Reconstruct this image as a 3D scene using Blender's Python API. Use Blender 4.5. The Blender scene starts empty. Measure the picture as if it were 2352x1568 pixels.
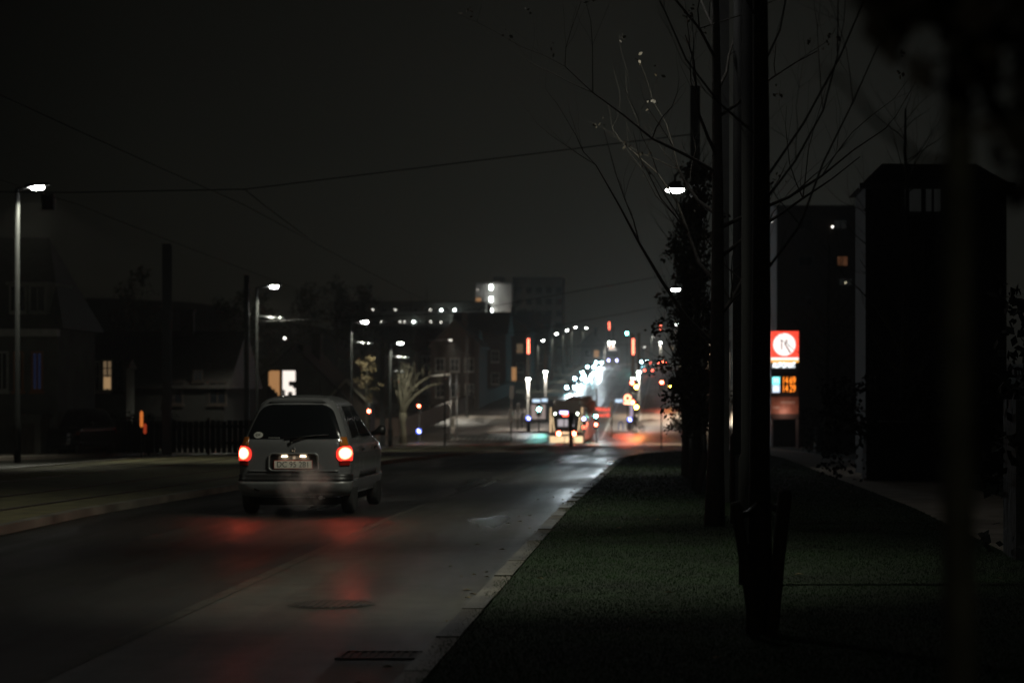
import bpy, bmesh, math, random
import numpy as np
from mathutils import Vector, Matrix
random.seed(7)
S = bpy.context.scene
COL = S.collection
PI = math.pi
# ------------------------------------------------------------------ camera
# 1 unit = 1 m. +Y runs along the street, z = 0 is the road where the camera stands.
CAMZ = 1.65
F = 5250.0                      # focal length in pixels of a 2352 px wide view
cam_d = bpy.data.cameras.new('camera')
cam = bpy.data.objects.new('camera', cam_d); COL.objects.link(cam); S.camera = cam
cam.location = (0, 0, CAMZ); cam.rotation_euler = (PI/2, 0, 0)
cam_d.sensor_width = 36; cam_d.lens = 36*F/2352
cam_d.shift_x = (1176-1540)/2352; cam_d.shift_y = (895-784)/2352
cam_d.clip_start = 0.1; cam_d.clip_end = 4000
cam_d.dof.use_dof = True; cam_d.dof.focus_distance = 22.0; cam_d.dof.aperture_fstop = 2.4
cam_d.dof.aperture_blades = 0
# ------------------------------------------------------------------ render settings
S.render.engine = 'CYCLES'
S.view_settings.view_transform = 'Standard'; S.view_settings.look = 'None'
S.view_settings.exposure = 0; S.view_settings.gamma = 1
S.cycles.use_denoising = True
S.cycles.max_bounces = 5; S.cycles.diffuse_bounces = 2; S.cycles.glossy_bounces = 3
S.cycles.volume_bounces = 0; S.cycles.transparent_max_bounces = 8
S.cycles.sample_clamp_indirect = 3.0
S.cycles.use_light_tree = True
S.cycles.volume_step_rate = 2.0; S.cycles.volume_max_steps = 128
# ------------------------------------------------------------------ world: night sky with the glow of the town
SUN_EL, SUN_ROT = math.radians(-9), math.radians(10)
world = bpy.data.worlds.new('World'); S.world = world; world.use_nodes = True
nt = world.node_tree; nt.nodes.clear()
def N(t, ty, **kw):
    n = t.nodes.new(ty)
    for k, v in kw.items(): setattr(n, k, v)
    return n
out = N(nt, 'ShaderNodeOutputWorld'); bg = N(nt, 'ShaderNodeBackground'); bg2 = N(nt, 'ShaderNodeBackground'); add = N(nt, 'ShaderNodeAddShader')
sky = N(nt, 'ShaderNodeTexSky', sky_type='NISHITA', sun_disc=False)
sky.sun_elevation = math.radians(-8); sky.sun_rotation = SUN_ROT
nt.links.new(sky.outputs[0], bg2.inputs[0]); bg2.inputs[1].default_value = 0.05
tc = N(nt, 'ShaderNodeTexCoord')
# glow over the street: falls off with the angle from a low point above the hill
vm = N(nt, 'ShaderNodeVectorMath', operation='DISTANCE'); nrm = N(nt, 'ShaderNodeVectorMath', operation='NORMALIZE')
nt.links.new(tc.outputs['Generated'], nrm.inputs[0]); nt.links.new(nrm.outputs[0], vm.inputs[0])
vm.inputs[1].default_value = Vector((0.0, 1, 0.0)).normalized()
mr = N(nt, 'ShaderNodeMapRange', interpolation_type='SMOOTHSTEP')
mr.inputs['From Min'].default_value = 0.0; mr.inputs['From Max'].default_value = 0.40
mr.inputs['To Min'].default_value = 1.0; mr.inputs['To Max'].default_value = 0.0
nt.links.new(vm.outputs['Value'], mr.inputs['Value'])
mx = N(nt, 'ShaderNodeMix', data_type='RGBA')
mx.inputs[6].default_value = (0.0004, 0.00045, 0.0003, 1); mx.inputs[7].default_value = (0.0097, 0.0097, 0.0076, 1)
nt.links.new(mr.outputs[0], mx.inputs[0]); nt.links.new(mx.outputs[2], bg.inputs[0])
cn = N(nt, 'ShaderNodeTexNoise'); cn.inputs['Scale'].default_value = 3.2; cn.inputs['Detail'].default_value = 4
nt.links.new(nrm.outputs[0], cn.inputs['Vector'])
cr = N(nt, 'ShaderNodeMapRange'); cr.inputs['From Min'].default_value = .3; cr.inputs['From Max'].default_value = .7; cr.inputs['To Min'].default_value = 0.72; cr.inputs['To Max'].default_value = 1.25
nt.links.new(cn.outputs[0], cr.inputs['Value']); nt.links.new(cr.outputs[0], bg.inputs[1])
nt.links.new(bg.outputs[0], add.inputs[0]); nt.links.new(bg2.outputs[0], add.inputs[1]); nt.links.new(add.outputs[0], out.inputs[0])
# ------------------------------------------------------------------ helpers
def W(xd, yd, D):               # where a sight line meets the depth D (metres along the street)
    return Vector(((xd-1540)*D/F, D, CAMZ+(895-yd)*D/F))
def WX(xd, D): return (xd-1540)*D/F
_gY = [-60, 30, 64, 100, 146, 180, 197, 215, 240, 300, 450, 475, 520, 1500]
_gZ = [0, 0, -.37, -1.05, -2.0, -2.65, -2.78, -2.25, -1.15, 1.1, 6.75, 7.0, 6.7, 3.0]
def g(y): return float(np.interp(y, _gY, _gZ))
def sst(t): t = max(0., min(1., t)); return t*t*(3-2*t)
def T(x, y):                    # terrain height
    return g(y) + 13*sst((-48-x)/55)*sst((y-200)/230)

class MB:
    def __init__(s): s.v = []; s.f = []
    def add(s, vs, fs):
        o = len(s.v); s.v += [tuple(v) for v in vs]; s.f += [tuple(i+o for i in f) for f in fs]; return s
    def box(s, x0, x1, y0, y1, z0, z1):
        return s.add([(x0,y0,z0),(x1,y0,z0),(x1,y1,z0),(x0,y1,z0),(x0,y0,z1),(x1,y0,z1),(x1,y1,z1),(x0,y1,z1)],
            [(0,3,2,1),(4,5,6,7),(0,1,5,4),(1,2,6,5),(2,3,7,6),(3,0,4,7)])
    def cbox(s, c, d, b=0.0):  # box by centre and size, optionally chamfered in plan
        if not b: return s.box(c[0]-d[0]/2, c[0]+d[0]/2, c[1]-d[1]/2, c[1]+d[1]/2, c[2]-d[2]/2, c[2]+d[2]/2)
        x, y = d[0]/2, d[1]/2
        pl = [(-x+b,-y),(x-b,-y),(x,-y+b),(x,y-b),(x-b,y),(-x+b,y),(-x,y-b),(-x,-y+b)]
        return s.prism([(c[0]+p[0], c[1]+p[1]) for p in pl], c[2]-d[2]/2, c[2]+d[2]/2)
    def prism(s, pl, z0, z1):
        n = len(pl); vs = [(p[0],p[1],z0) for p in pl]+[(p[0],p[1],z1) for p in pl]
        fs = [tuple(range(n-1,-1,-1)), tuple(range(n,2*n))]+[(i,(i+1)%n,(i+1)%n+n,i+n) for i in range(n)]
        return s.add(vs, fs)
    def prismy(s, pl, y0, y1):  # polygon in x,z extruded along y
        n = len(pl); vs = [(p[0],y0,p[1]) for p in pl]+[(p[0],y1,p[1]) for p in pl]
        fs = [tuple(range(n)), tuple(range(2*n-1,n-1,-1))]+[(i,i+n,(i+1)%n+n,(i+1)%n) for i in range(n)]
        return s.add(vs, fs)
    def tube(s, pts, rs, n=8, cap=True):
        pts = [Vector(p) for p in pts]
        if not hasattr(rs, '__len__'): rs = [rs]*len(pts)
        up = None; rings = []
        for i, p in enumerate(pts):
            d = (pts[min(i+1,len(pts)-1)]-pts[max(i-1,0)])
            if d.length < 1e-9: d = Vector((0,0,1))
            d.normalize()
            if up is None: up = d.orthogonal().normalized()
            else:
                up = up-d*up.dot(d)
                up = up.normalized() if up.length > 1e-6 else d.orthogonal().normalized()
            q = d.cross(up)
            rings.append([p+(up*math.cos(2*PI*k/n)+q*math.sin(2*PI*k/n))*rs[i] for k in range(n)])
        vs = [v for r in rings for v in r]; fs = []
        for i in range(len(rings)-1):
            for k in range(n): fs.append((i*n+k, i*n+(k+1)%n, (i+1)*n+(k+1)%n, (i+1)*n+k))
        if cap: fs += [tuple(range(n-1,-1,-1)), tuple(range((len(rings)-1)*n, len(rings)*n))]
        return s.add(vs, fs)
    def lathe(s, prof, c=(0,0,0), axis='z', n=20):
        vs = []; fs = []
        for r, h in prof:
            for k in range(n):
                a = 2*PI*k/n; x, y = r*math.cos(a), r*math.sin(a)
                p = {'z':(x,y,h),'y':(x,h,y),'x':(h,x,y)}[axis]
                vs.append((c[0]+p[0], c[1]+p[1], c[2]+p[2]))
        for i in range(len(prof)-1):
            for k in range(n): fs.append((i*n+k, i*n+(k+1)%n, (i+1)*n+(k+1)%n, (i+1)*n+k))
        fs += [tuple(range(n-1,-1,-1)), tuple(range((len(prof)-1)*n, len(prof)*n))]
        return s.add(vs, fs)
    def disc(s, c, r, n=12, ry=None):   # disc facing -Y
        ry = ry or r
        return s.add([(c[0]+r*math.cos(2*PI*k/n), c[1], c[2]+ry*math.sin(2*PI*k/n)) for k in range(n)], [tuple(range(n))])
    def ring(s, c, r0, r1, y0, y1, n=24):
        vs = []; fs = []
        for (r, y) in ((r0,y0),(r1,y0),(r1,y1),(r0,y1)):
            vs += [(c[0]+r*math.cos(2*PI*k/n), c[1]+y, c[2]+r*math.sin(2*PI*k/n)) for k in range(n)]
        for a in range(4):
            b = (a+1) % 4
            fs += [(a*n+k, a*n+(k+1)%n, b*n+(k+1)%n, b*n+k) for k in range(n)]
        return s.add(vs, fs)
def obj(name, mb, mat, parent=None, smooth=False, fix=True):
    m = bpy.data.meshes.new(name); m.from_pydata(mb.v, [], mb.f); m.validate()
    if fix:
        b = bmesh.new(); b.from_mesh(m); bmesh.ops.recalc_face_normals(b, faces=b.faces); b.to_mesh(m); b.free()
    if mat: m.materials.append(mat)
    if smooth: m.polygons.foreach_set('use_smooth', [True]*len(m.polygons))
    o = bpy.data.objects.new(name, m); COL.objects.link(o)
    if parent: o.parent = parent
    return o
def tag(o, label, cat, group=None):
    o['label'] = label; o['category'] = cat
    if group: o['group'] = group
    return o
def thing(name, label, cat, loc=(0,0,0), rz=0, group=None):
    o = bpy.data.objects.new(name, None); COL.objects.link(o)
    o.location = loc; o.rotation_euler = (0,0,rz); o.empty_display_size = .2
    return tag(o, label, cat, group)
def struct(name, mb, mat, smooth=False, kind='structure'):
    o = obj(name, mb, mat, None, smooth); o['kind'] = kind; return o
def dup(root, loc, label, rz=None, group=None):
    r = root.copy(); COL.objects.link(r); r.location = loc; r['label'] = label
    if rz is not None: r.rotation_euler = (0,0,rz)
    if group: r['group'] = group
    def rec(a, b):
        for ch in list(a.children):
            c = ch.copy(); COL.objects.link(c); c.parent = b; rec(ch, c)
    rec(root, r)
    return r
def bevel(o, w=.01, seg=2):
    m = o.modifiers.new('b', 'BEVEL'); m.width = w; m.segments = seg; m.limit_method = 'ANGLE'; return o
def text(name, s, size, mat, loc, parent=None, ext=.005, align='CENTER', sx=1.0):
    c = bpy.data.curves.new(name, 'FONT'); c.body = s; c.size = size; c.extrude = ext
    c.align_x = align; c.align_y = 'CENTER'; c.materials.append(mat)
    q = bpy.data.objects.new('lettering_curve', c); COL.objects.link(q); dg = bpy.context.evaluated_depsgraph_get(); dg.update()
    m = bpy.data.meshes.new_from_object(q.evaluated_get(dg)); bpy.data.objects.remove(q)
    m.materials.clear(); m.materials.append(mat)
    o = bpy.data.objects.new(name, m); COL.objects.link(o); o.location = loc; o.rotation_euler = (PI/2,0,0); o.scale = (sx,1,1)
    if parent: o.parent = parent
    return o
# ------------------------------------------------------------------ materials
def pm(name, col, rough=.6, metal=0., var=.25, scale=6., bump=0., bscale=40., coat=0., detail=5, stretch=None, rvar=0.):
    m = bpy.data.materials.new(name); m.use_nodes = True; t = m.node_tree; b = t.nodes['Principled BSDF']
    b.inputs['Roughness'].default_value = rough; b.inputs['Metallic'].default_value = metal
    b.inputs['Coat Weight'].default_value = coat; b.inputs['Coat Roughness'].default_value = .08
    tc = N(t, 'ShaderNodeTexCoord'); mp = N(t, 'ShaderNodeMapping')
    if stretch: mp.inputs['Scale'].default_value = stretch
    t.links.new(tc.outputs['Object'], mp.inputs[0])
    n = N(t, 'ShaderNodeTexNoise'); n.inputs['Scale'].default_value = scale; n.inputs['Detail'].default_value = detail
    t.links.new(mp.outputs[0], n.inputs['Vector'])
    x = N(t, 'ShaderNodeMix', data_type='RGBA')
    x.inputs[6].default_value = tuple(c*(1-var) for c in col)+(1,); x.inputs[7].default_value = tuple(c*(1+var) for c in col)+(1,)
    r = N(t, 'ShaderNodeMapRange'); r.inputs['From Min'].default_value = .3; r.inputs['From Max'].default_value = .7
    t.links.new(n.outputs[0], r.inputs['Value']); t.links.new(r.outputs[0], x.inputs[0]); t.links.new(x.outputs[2], b.inputs['Base Color'])
    if rvar:
        q = N(t, 'ShaderNodeMapRange'); q.inputs['From Min'].default_value = .35; q.inputs['From Max'].default_value = .65
        q.inputs['To Min'].default_value = rough-rvar; q.inputs['To Max'].default_value = rough+rvar
        t.links.new(n.outputs[0], q.inputs['Value']); t.links.new(q.outputs[0], b.inputs['Roughness'])
    if bump:
        n2 = N(t, 'ShaderNodeTexNoise'); n2.inputs['Scale'].default_value = bscale; n2.inputs['Detail'].default_value = 6
        t.links.new(tc.outputs['Object'], n2.inputs['Vector'])
        bp = N(t, 'ShaderNodeBump'); bp.inputs['Strength'].default_value = bump; bp.inputs['Distance'].default_value = .02
        t.links.new(n2.outputs[0], bp.inputs['Height']); t.links.new(bp.outputs[0], b.inputs['Normal'])
    return m
def em(name, col, strength, sample=True):
    m = bpy.data.materials.new(name); m.use_nodes = True; t = m.node_tree; t.nodes.clear()
    o = N(t, 'ShaderNodeOutputMaterial'); e = N(t, 'ShaderNodeEmission')
    e.inputs[0].default_value = tuple(col)+(1,); e.inputs[1].default_value = strength
    t.links.new(e.outputs[0], o.inputs[0])
    if not sample: m.cycles.emission_sampling = 'NONE'
    return m
def asphalt(name, col, rlo, rhi, wetscale=.35, bump=.6):
    """Damp asphalt: fine aggregate, long wheel tracks and wet patches that lower the roughness."""
    m = bpy.data.materials.new(name); m.use_nodes = True; t = m.node_tree; b = t.nodes['Principled BSDF']
    tc = N(t, 'ShaderNodeTexCoord')
    def noise(scale, det, stretch=None, rough=.5):
        n = N(t, 'ShaderNodeTexNoise'); n.inputs['Scale'].default_value = scale; n.inputs['Detail'].default_value = det; n.inputs['Roughness'].default_value = rough
        if stretch:
            mp = N(t, 'ShaderNodeMapping'); mp.inputs['Scale'].default_value = stretch
            t.links.new(tc.outputs['Object'], mp.inputs[0]); t.links.new(mp.outputs[0], n.inputs['Vector'])
        else: t.links.new(tc.outputs['Object'], n.inputs['Vector'])
        return n
    track = noise(1.0, 3, (1.1, .035, 1)); patch = noise(wetscale, 4, (1, .45, 1)); agg = noise(30, 6, None, .8); mid = noise(3, 7, None, .65)
    a = N(t, 'ShaderNodeMath', operation='MULTIPLY_ADD'); a.inputs[1].default_value = .55
    a2 = N(t, 'ShaderNodeMath', operation='MULTIPLY'); a2.inputs[1].default_value = .45
    t.links.new(patch.outputs[0], a2.inputs[0]); t.links.new(track.outputs[0], a.inputs[0]); t.links.new(a2.outputs[0], a.inputs[2])
    r = N(t, 'ShaderNodeMapRange'); r.inputs['From Min'].default_value = .38; r.inputs['From Max'].default_value = .62
    r.inputs['To Min'].default_value = rlo; r.inputs['To Max'].default_value = rhi
    t.links.new(a.outputs[0], r.inputs['Value']); t.links.new(r.outputs[0], b.inputs['Roughness'])
    x = N(t, 'ShaderNodeMix', data_type='RGBA'); x.inputs[6].default_value = tuple(c*.38 for c in col)+(1,); x.inputs[7].default_value = tuple(c*1.45 for c in col)+(1,)
    s1 = N(t, 'ShaderNodeMath', operation='ADD'); s2 = N(t, 'ShaderNodeMath', operation='MULTIPLY'); s2.inputs[1].default_value = .5
    t.links.new(a.outputs[0], s1.inputs[0]); t.links.new(mid.outputs[0], s1.inputs[1]); t.links.new(s1.outputs[0], s2.inputs[0])
    r2 = N(t, 'ShaderNodeMapRange'); r2.inputs['From Min'].default_value = .4; r2.inputs['From Max'].default_value = .6
    t.links.new(s2.outputs[0], r2.inputs['Value']); t.links.new(r2.outputs[0], x.inputs[0])
    x2 = N(t, 'ShaderNodeMix', data_type='RGBA', blend_type='MULTIPLY'); x2.inputs[0].default_value = .7
    r3 = N(t, 'ShaderNodeMapRange'); r3.inputs['From Min'].default_value = .35; r3.inputs['From Max'].default_value = .65; r3.inputs['To Min'].default_value = .25; r3.inputs['To Max'].default_value = 1.9
    t.links.new(agg.outputs[0], r3.inputs['Value'])
    t.links.new(x.outputs[2], x2.inputs[6]); t.links.new(r3.outputs[0], x2.inputs[7]); t.links.new(x2.outputs[2], b.inputs['Base Color'])
    bp = N(t, 'ShaderNodeBump'); bp.inputs['Strength'].default_value = bump; bp.inputs['Distance'].default_value = .03
    t.links.new(agg.outputs[0], bp.inputs['Height']); t.links.new(bp.outputs[0], b.inputs['Normal'])
    b.inputs['Specular IOR Level'].default_value = .5
    return m
M = {}
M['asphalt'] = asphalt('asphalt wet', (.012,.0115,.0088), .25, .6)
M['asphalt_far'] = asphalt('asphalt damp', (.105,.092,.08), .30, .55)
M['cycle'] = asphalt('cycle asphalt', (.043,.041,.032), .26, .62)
M['pave'] = pm('paving', (.20,.175,.15), .55, var=.3, scale=1.2, bump=.3, bscale=20)
M['path'] = pm('path', (.27,.235,.19), .8, var=.25, scale=2, bump=.4, bscale=30)
M['grass_ground'] = pm('grass ground', (.008,.019,.0055), .9, var=.6, scale=1.3, bump=1.0, bscale=60)
M['blade'] = pm('grass blade', (.0125,.033,.0085), .95, var=.75, scale=1.1)
M['blade'].node_tree.nodes['Principled BSDF'].inputs['Specular IOR Level'].default_value = .08
M['verge'] = pm('tramway turf', (.085,.078,.034), .9, var=.4, scale=2.5, bump=1.0, bscale=30)
M['soil'] = pm('soil', (.02,.02,.014), .95, var=.4, scale=.3)
M['granite'] = pm('granite kerb', (.095,.088,.072), .6, var=.55, scale=1.4, bump=.4, bscale=60, detail=8)
M['dark_render'] = pm('dark render', (.012,.011,.010), .9, var=.3)
M['tram_black'] = pm('tram black', (.010,.010,.010), .95)
M['tram_black'].node_tree.nodes['Principled BSDF'].inputs['Specular IOR Level'].default_value = .1
M['white_paint'] = pm('road paint', (.55,.55,.52), .5, var=.35, scale=4)
M['steel'] = pm('galvanised steel', (.30,.31,.32), .36, metal=.9, var=.2, scale=8)
M['pole_grey'] = pm('grey painted pole', (.05,.053,.05), .5, var=.2, scale=8)
M['dark_steel'] = pm('dark painted steel', (.024,.027,.028), .5, var=.2, scale=8)
M['black_paint'] = pm('black pole paint', (.006,.0065,.0065), .8, var=.2); M['black_paint'].node_tree.nodes['Principled BSDF'].inputs['Specular IOR Level'].default_value = .15
M['black'] = pm('black plastic', (.012,.012,.012), .45)
M['rubber'] = pm('rubber', (.018,.018,.018), .75, var=.2)
M['wire'] = pm('wire', (.010,.010,.010), .6)
M['bark'] = pm('bark', (.022,.018,.013), .85, var=.5, scale=14, bump=.8, bscale=50)
M['bark_lit'] = pm('lit bark', (.07,.066,.042), .9, var=.4, scale=9, bump=.8, bscale=40)  # paler copy of bark: lamplight on lit trees put into the colour
M['stake'] = pm('stake wood', (.035,.027,.02), .85, var=.4, scale=8, stretch=(1,1,.15), bump=.3)
M['leaf'] = pm('dead leaf', (.035,.026,.013), .7, var=.5, scale=3)
M['leaf_lit'] = pm('leaf pale', (.14,.11,.05), .7, var=.4, scale=3)  # leaf colour with lamplight put in for lit crowns; fallen leaves share it
M['evergreen'] = pm('evergreen', (.015,.02,.010), .8, var=.5, scale=1.5)
M['brick'] = pm('brick wall', (.032,.022,.017), .85, var=.35, scale=5, bump=.3)
M['plaster'] = pm('plaster wall', (.17,.17,.15), .85, var=.2, scale=1.5, bump=.15)
M['plaster_dim'] = pm('grey plaster wall', (.085,.085,.075), .85, var=.25, scale=1.5)
M['concrete'] = pm('concrete wall', (.20,.19,.18), .85, var=.2, scale=.5)
M['roof'] = pm('roof tile', (.030,.026,.024), .7, var=.35, scale=5, bump=.4, bscale=14)
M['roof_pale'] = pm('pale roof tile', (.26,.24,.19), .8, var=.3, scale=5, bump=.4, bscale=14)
M['trim'] = pm('white trim', (.40,.40,.37), .6, var=.15)
M['trim_orange'] = pm('orange trim', (.30,.12,.05), .6, var=.15)
M['pane_dark'] = pm('dark pane', (.012,.014,.018), .08, var=.3, scale=.6)
M['silver'] = pm('silver paint', (.20,.203,.208), .24, metal=.45, var=.05, scale=3, coat=.7)
M['car_dark'] = pm('dark paint', (.015,.017,.02), .2, var=.05, coat=.8)
M['car_grey'] = pm('grey paint', (.10,.105,.11), .25, metal=.5, var=.05, coat=.6)
M['bumper'] = pm('grey bumper', (.15,.155,.155), .42, metal=.3, var=.1, coat=.2)
M['glass'] = pm('car glass', (.006,.007,.008), .07, var=.2, scale=1.2)
M['chrome'] = pm('chrome', (.6,.6,.6), .15, metal=1, var=.05)
M['amber_lens'] = pm('amber lens', (.32,.10,.012), .2, var=.1)
M['red_lens'] = pm('red lens', (.28,.012,.008), .2, var=.1)
M['plate'] = pm('number plate', (.70,.68,.60), .4, var=.06)
M['plate_red'] = pm('plate border', (.5,.03,.02), .4)
M['ink'] = pm('black lettering', (.012,.012,.012), .5)
M['cream'] = pm('cream panel', (.72,.60,.42), .5, var=.08, scale=1)
M['tram_red'] = pm('tram red', (.60,.20,.17), .4, var=.12, scale=1)
M['cloth'] = pm('dark cloth', (.025,.024,.026), .9)
M['hair'] = pm('dark hair', (.02,.014,.01), .8)
M['hedge'] = pm('hedge', (.004,.005,.003), .9, var=.5, scale=2, bump=1, bscale=8)
# lamps, screens and lit windows
E = {}
E['lamp'] = em('street lamp lens', (1,.98,.93), 60)
E['lamp_far'] = em('far lamp lens', (.95,1,.93), 42)
def bulb_lens(name, cx, cz, r, edge, hot, s0, s1):
    """red lens with a bulb behind it: brightest straight in front of the bulb"""
    m = bpy.data.materials.new(name); m.use_nodes = True; t = m.node_tree; t.nodes.clear()
    o = N(t, 'ShaderNodeOutputMaterial'); e = N(t, 'ShaderNodeEmission'); tc = N(t, 'ShaderNodeTexCoord'); ab = N(t, 'ShaderNodeVectorMath', operation='ABSOLUTE')
    ml = N(t, 'ShaderNodeVectorMath', operation='MULTIPLY'); ml.inputs[1].default_value = (1,0,1); d = N(t, 'ShaderNodeVectorMath', operation='DISTANCE'); d.inputs[1].default_value = (cx,0,cz)
    t.links.new(tc.outputs['Object'], ab.inputs[0]); t.links.new(ab.outputs[0], ml.inputs[0]); t.links.new(ml.outputs[0], d.inputs[0])
    q = N(t, 'ShaderNodeMapRange', interpolation_type='SMOOTHSTEP'); q.inputs['From Min'].default_value = 0; q.inputs['From Max'].default_value = r; q.inputs['To Min'].default_value = 1; q.inputs['To Max'].default_value = 0
    t.links.new(d.outputs['Value'], q.inputs['Value'])
    x = N(t, 'ShaderNodeMix', data_type='RGBA'); x.inputs[6].default_value = tuple(c*s0 for c in edge)+(1,); x.inputs[7].default_value = tuple(c*s1 for c in hot)+(1,)
    t.links.new(q.outputs[0], x.inputs[0]); t.links.new(x.outputs[2], e.inputs[0]); t.links.new(e.outputs[0], o.inputs[0]); return m
E['tail'] = bulb_lens('tail lamp', .672, .815, .090, (1,.035,.022), (1,.11,.05), 1.6, 95)
E['tail_far'] = em('far tail lamp', (1,.10,.06), 30)
E['plate_lamp'] = em('plate lamp', (1,.72,.45), 14)
E['head'] = em('head lamp', (.34,.88,1), 300)
E['red'] = em('red signal', (1,.10,.05), 70)
E['red_dim'] = em('red signal dim', (1,.06,.03), 14)
E['amber'] = em('amber signal', (1,.50,.05), 120)
E['green'] = em('green signal', (.18,1,.85), 110)
E['bluewhite'] = em('bluish lamp', (.45,.45,1), 22)
E['bar'] = em('red light bar', (1,.16,.09), 7)
E['cool'] = em('cool panel', (.62,.80,1), 1.3)
E['screen'] = em('display', (.55,.5,1), 5)
E['sign_red'] = em('sign red', (1,.07,.04), 1.5)
E['sign_white'] = em('sign white', (1,.97,.93), 1.35)
E['sign_yellow'] = em('sign yellow', (1,.45,.06), 1.25)
E['sign_cyan'] = em('sign cyan', (.22,.95,.95), 1.8)
E['sign_grey'] = em('sign grey', (.62,.72,.85), 1.5)
E['digits'] = em('price digits', (1,.24,.02), 2.4)
E['win_warm'] = em('warm window', (1,.50,.20), .36)
E['win_white'] = em('white window', (1,.90,.80), 1.15)
E['win_dim'] = em('dim window', (1,.68,.38), .12)
E['win_blue'] = em('blue window', (.15,.22,.60), .025)
E['win_grey'] = em('grey window', (.8,.85,.8), .006)
E['gallery'] = em('gallery lamp', (.88,1,.95), 22)
E['gallery_dim'] = em('dim gallery lamp', (1,.95,.85), 5)
KP = 0.25                       # all lamps of the scene are dimmed together
def lamp(kind, loc, power, col=(1,1,1), parent=None, size=.1, spot=2.4, blend=.6, rot=(0,0,0), aim=None):
    d = bpy.data.lights.new('light', kind); d.energy = power*KP; d.color = col; d.shadow_soft_size = size
    if kind == 'SPOT': d.spot_size = spot; d.spot_blend = blend
    o = bpy.data.objects.new('light', d); COL.objects.link(o); o.location = loc; o.rotation_euler = rot
    if aim is not None: o.rotation_euler = (Vector(aim)-Vector(loc)).to_track_quat('-Z', 'Y').to_euler()
    if parent: o.parent = parent
    return o
# ------------------------------------------------------------------ ground, roads, pavements
YL = sorted(set([-30,-20,-10,0,5]+list(range(8,100,2))+list(range(100,260,3))+list(range(260,480,6))+list(range(480,700,20))+[800,1000,1300]
       + [30,64,100,146,180,197,215,240,300,450,475,520]))
def strip(name, fL, fR, y0, y1, off, mat, kind='structure', nx=1, mb=None, thick=0.):
    ys = [y0]+[y for y in YL if y0 < y < y1]+[y1]
    s = mb or MB(); vs = []; fs = []
    for y in ys:
        a = fL(y) if callable(fL) else fL; b = fR(y) if callable(fR) else fR
        for k in range(nx+1):
            x = a+(b-a)*k/nx; vs.append((x, y, T(x, y)+off))
    n = nx+1
    for i in range(len(ys)-1):
        for k in range(nx): fs.append((i*n+k, i*n+k+1, (i+1)*n+k+1, (i+1)*n+k))
    if thick:   # skirts on both long sides and the two ends
        for side in (0, nx):
            o = len(vs); 
            for i in range(len(ys)): v = vs[i*n+side]; vs.append((v[0], v[1], v[2]-thick))
            for i in range(len(ys)-1): fs.append((i*n+side, (i+1)*n+side, o+i+1, o+i))
        for i in (0, len(ys)-1):
            o = len(vs); a = vs[i*n]; b = vs[i*n+nx]
            vs += [(a[0],a[1],a[2]-thick),(b[0],b[1],b[2]-thick)]; fs.append((i*n, i*n+nx, o+1, o))
    s.add(vs, fs)
    if mb is None: return struct(name, s, mat, kind=kind)
XC = [-900,-500,-300,-220,-160,-130,-110,-95,-85,-75,-66,-58,-52,-48,-40,-28,0,30,60,120,250,500,900]
s = MB(); vs = [(x, y, T(x,y)-.06) for y in YL for x in XC]; n = len(XC)
s.add(vs, [(i*n+k, i*n+k+1, (i+1)*n+k+1, (i+1)*n+k) for i in range(len(YL)-1) for k in range(n-1)])
struct('ground', s, M['soil'], smooth=True)
KX = -1.47                      # the kerb on the near side of the road
def kx(y):                      # kerb line with the rounded corner at the side street
    if y < 66: return KX
    t = min(1, (y-66)/31.0); return KX + 4.2*(1-math.sqrt(max(0, 1-t*t)))
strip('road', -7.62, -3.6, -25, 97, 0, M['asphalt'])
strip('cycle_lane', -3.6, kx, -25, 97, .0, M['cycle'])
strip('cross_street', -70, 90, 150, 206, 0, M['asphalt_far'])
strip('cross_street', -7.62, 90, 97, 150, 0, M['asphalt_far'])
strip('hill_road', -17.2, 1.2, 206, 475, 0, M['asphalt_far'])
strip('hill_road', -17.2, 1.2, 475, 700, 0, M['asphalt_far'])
strip('side_street', lambda y: -34+.02*(y-206), lambda y: -17.2, 206, 300, 0, M['asphalt_far'])
# joint between cycle lane and carriageway, painted lines, crossing
s = MB(); strip('', -3.66, -3.55, -25, 120, .004, None, mb=s)
struct('road_joint', s, pm('joint stones', (.045,.042,.033), .5, var=.7, scale=7, bump=.8, bscale=30))
s = MB()
strip('', -10.62, -10.25, 206, 470, .006, None, mb=s); strip('', -6.25, -5.98, 190, 470, .006, None, mb=s); strip('', -3.25, -3.1, 232, 470, .006, None, mb=s)
for k in range(11): a = 1036+k*13; D = 201; strip('', WX(a,D), WX(a+7,D), 199, 203, .006, None, mb=s)
for (a, b, y0, y1) in ((-12.6,-12.3,158,186),(-14.6,-14.35,230,262)): strip('', a, b, y0, y1, .006, None, mb=s)
for k in range(6): strip('', 3+k*1.0, 3.5+k*1.0, 204, 208, .006, None, mb=s)
for k in range(7): strip('', .7, 1.0, 240+k*14, 246+k*14, .006, None, mb=s)
struct('road_markings', s, M['white_paint'])
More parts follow.
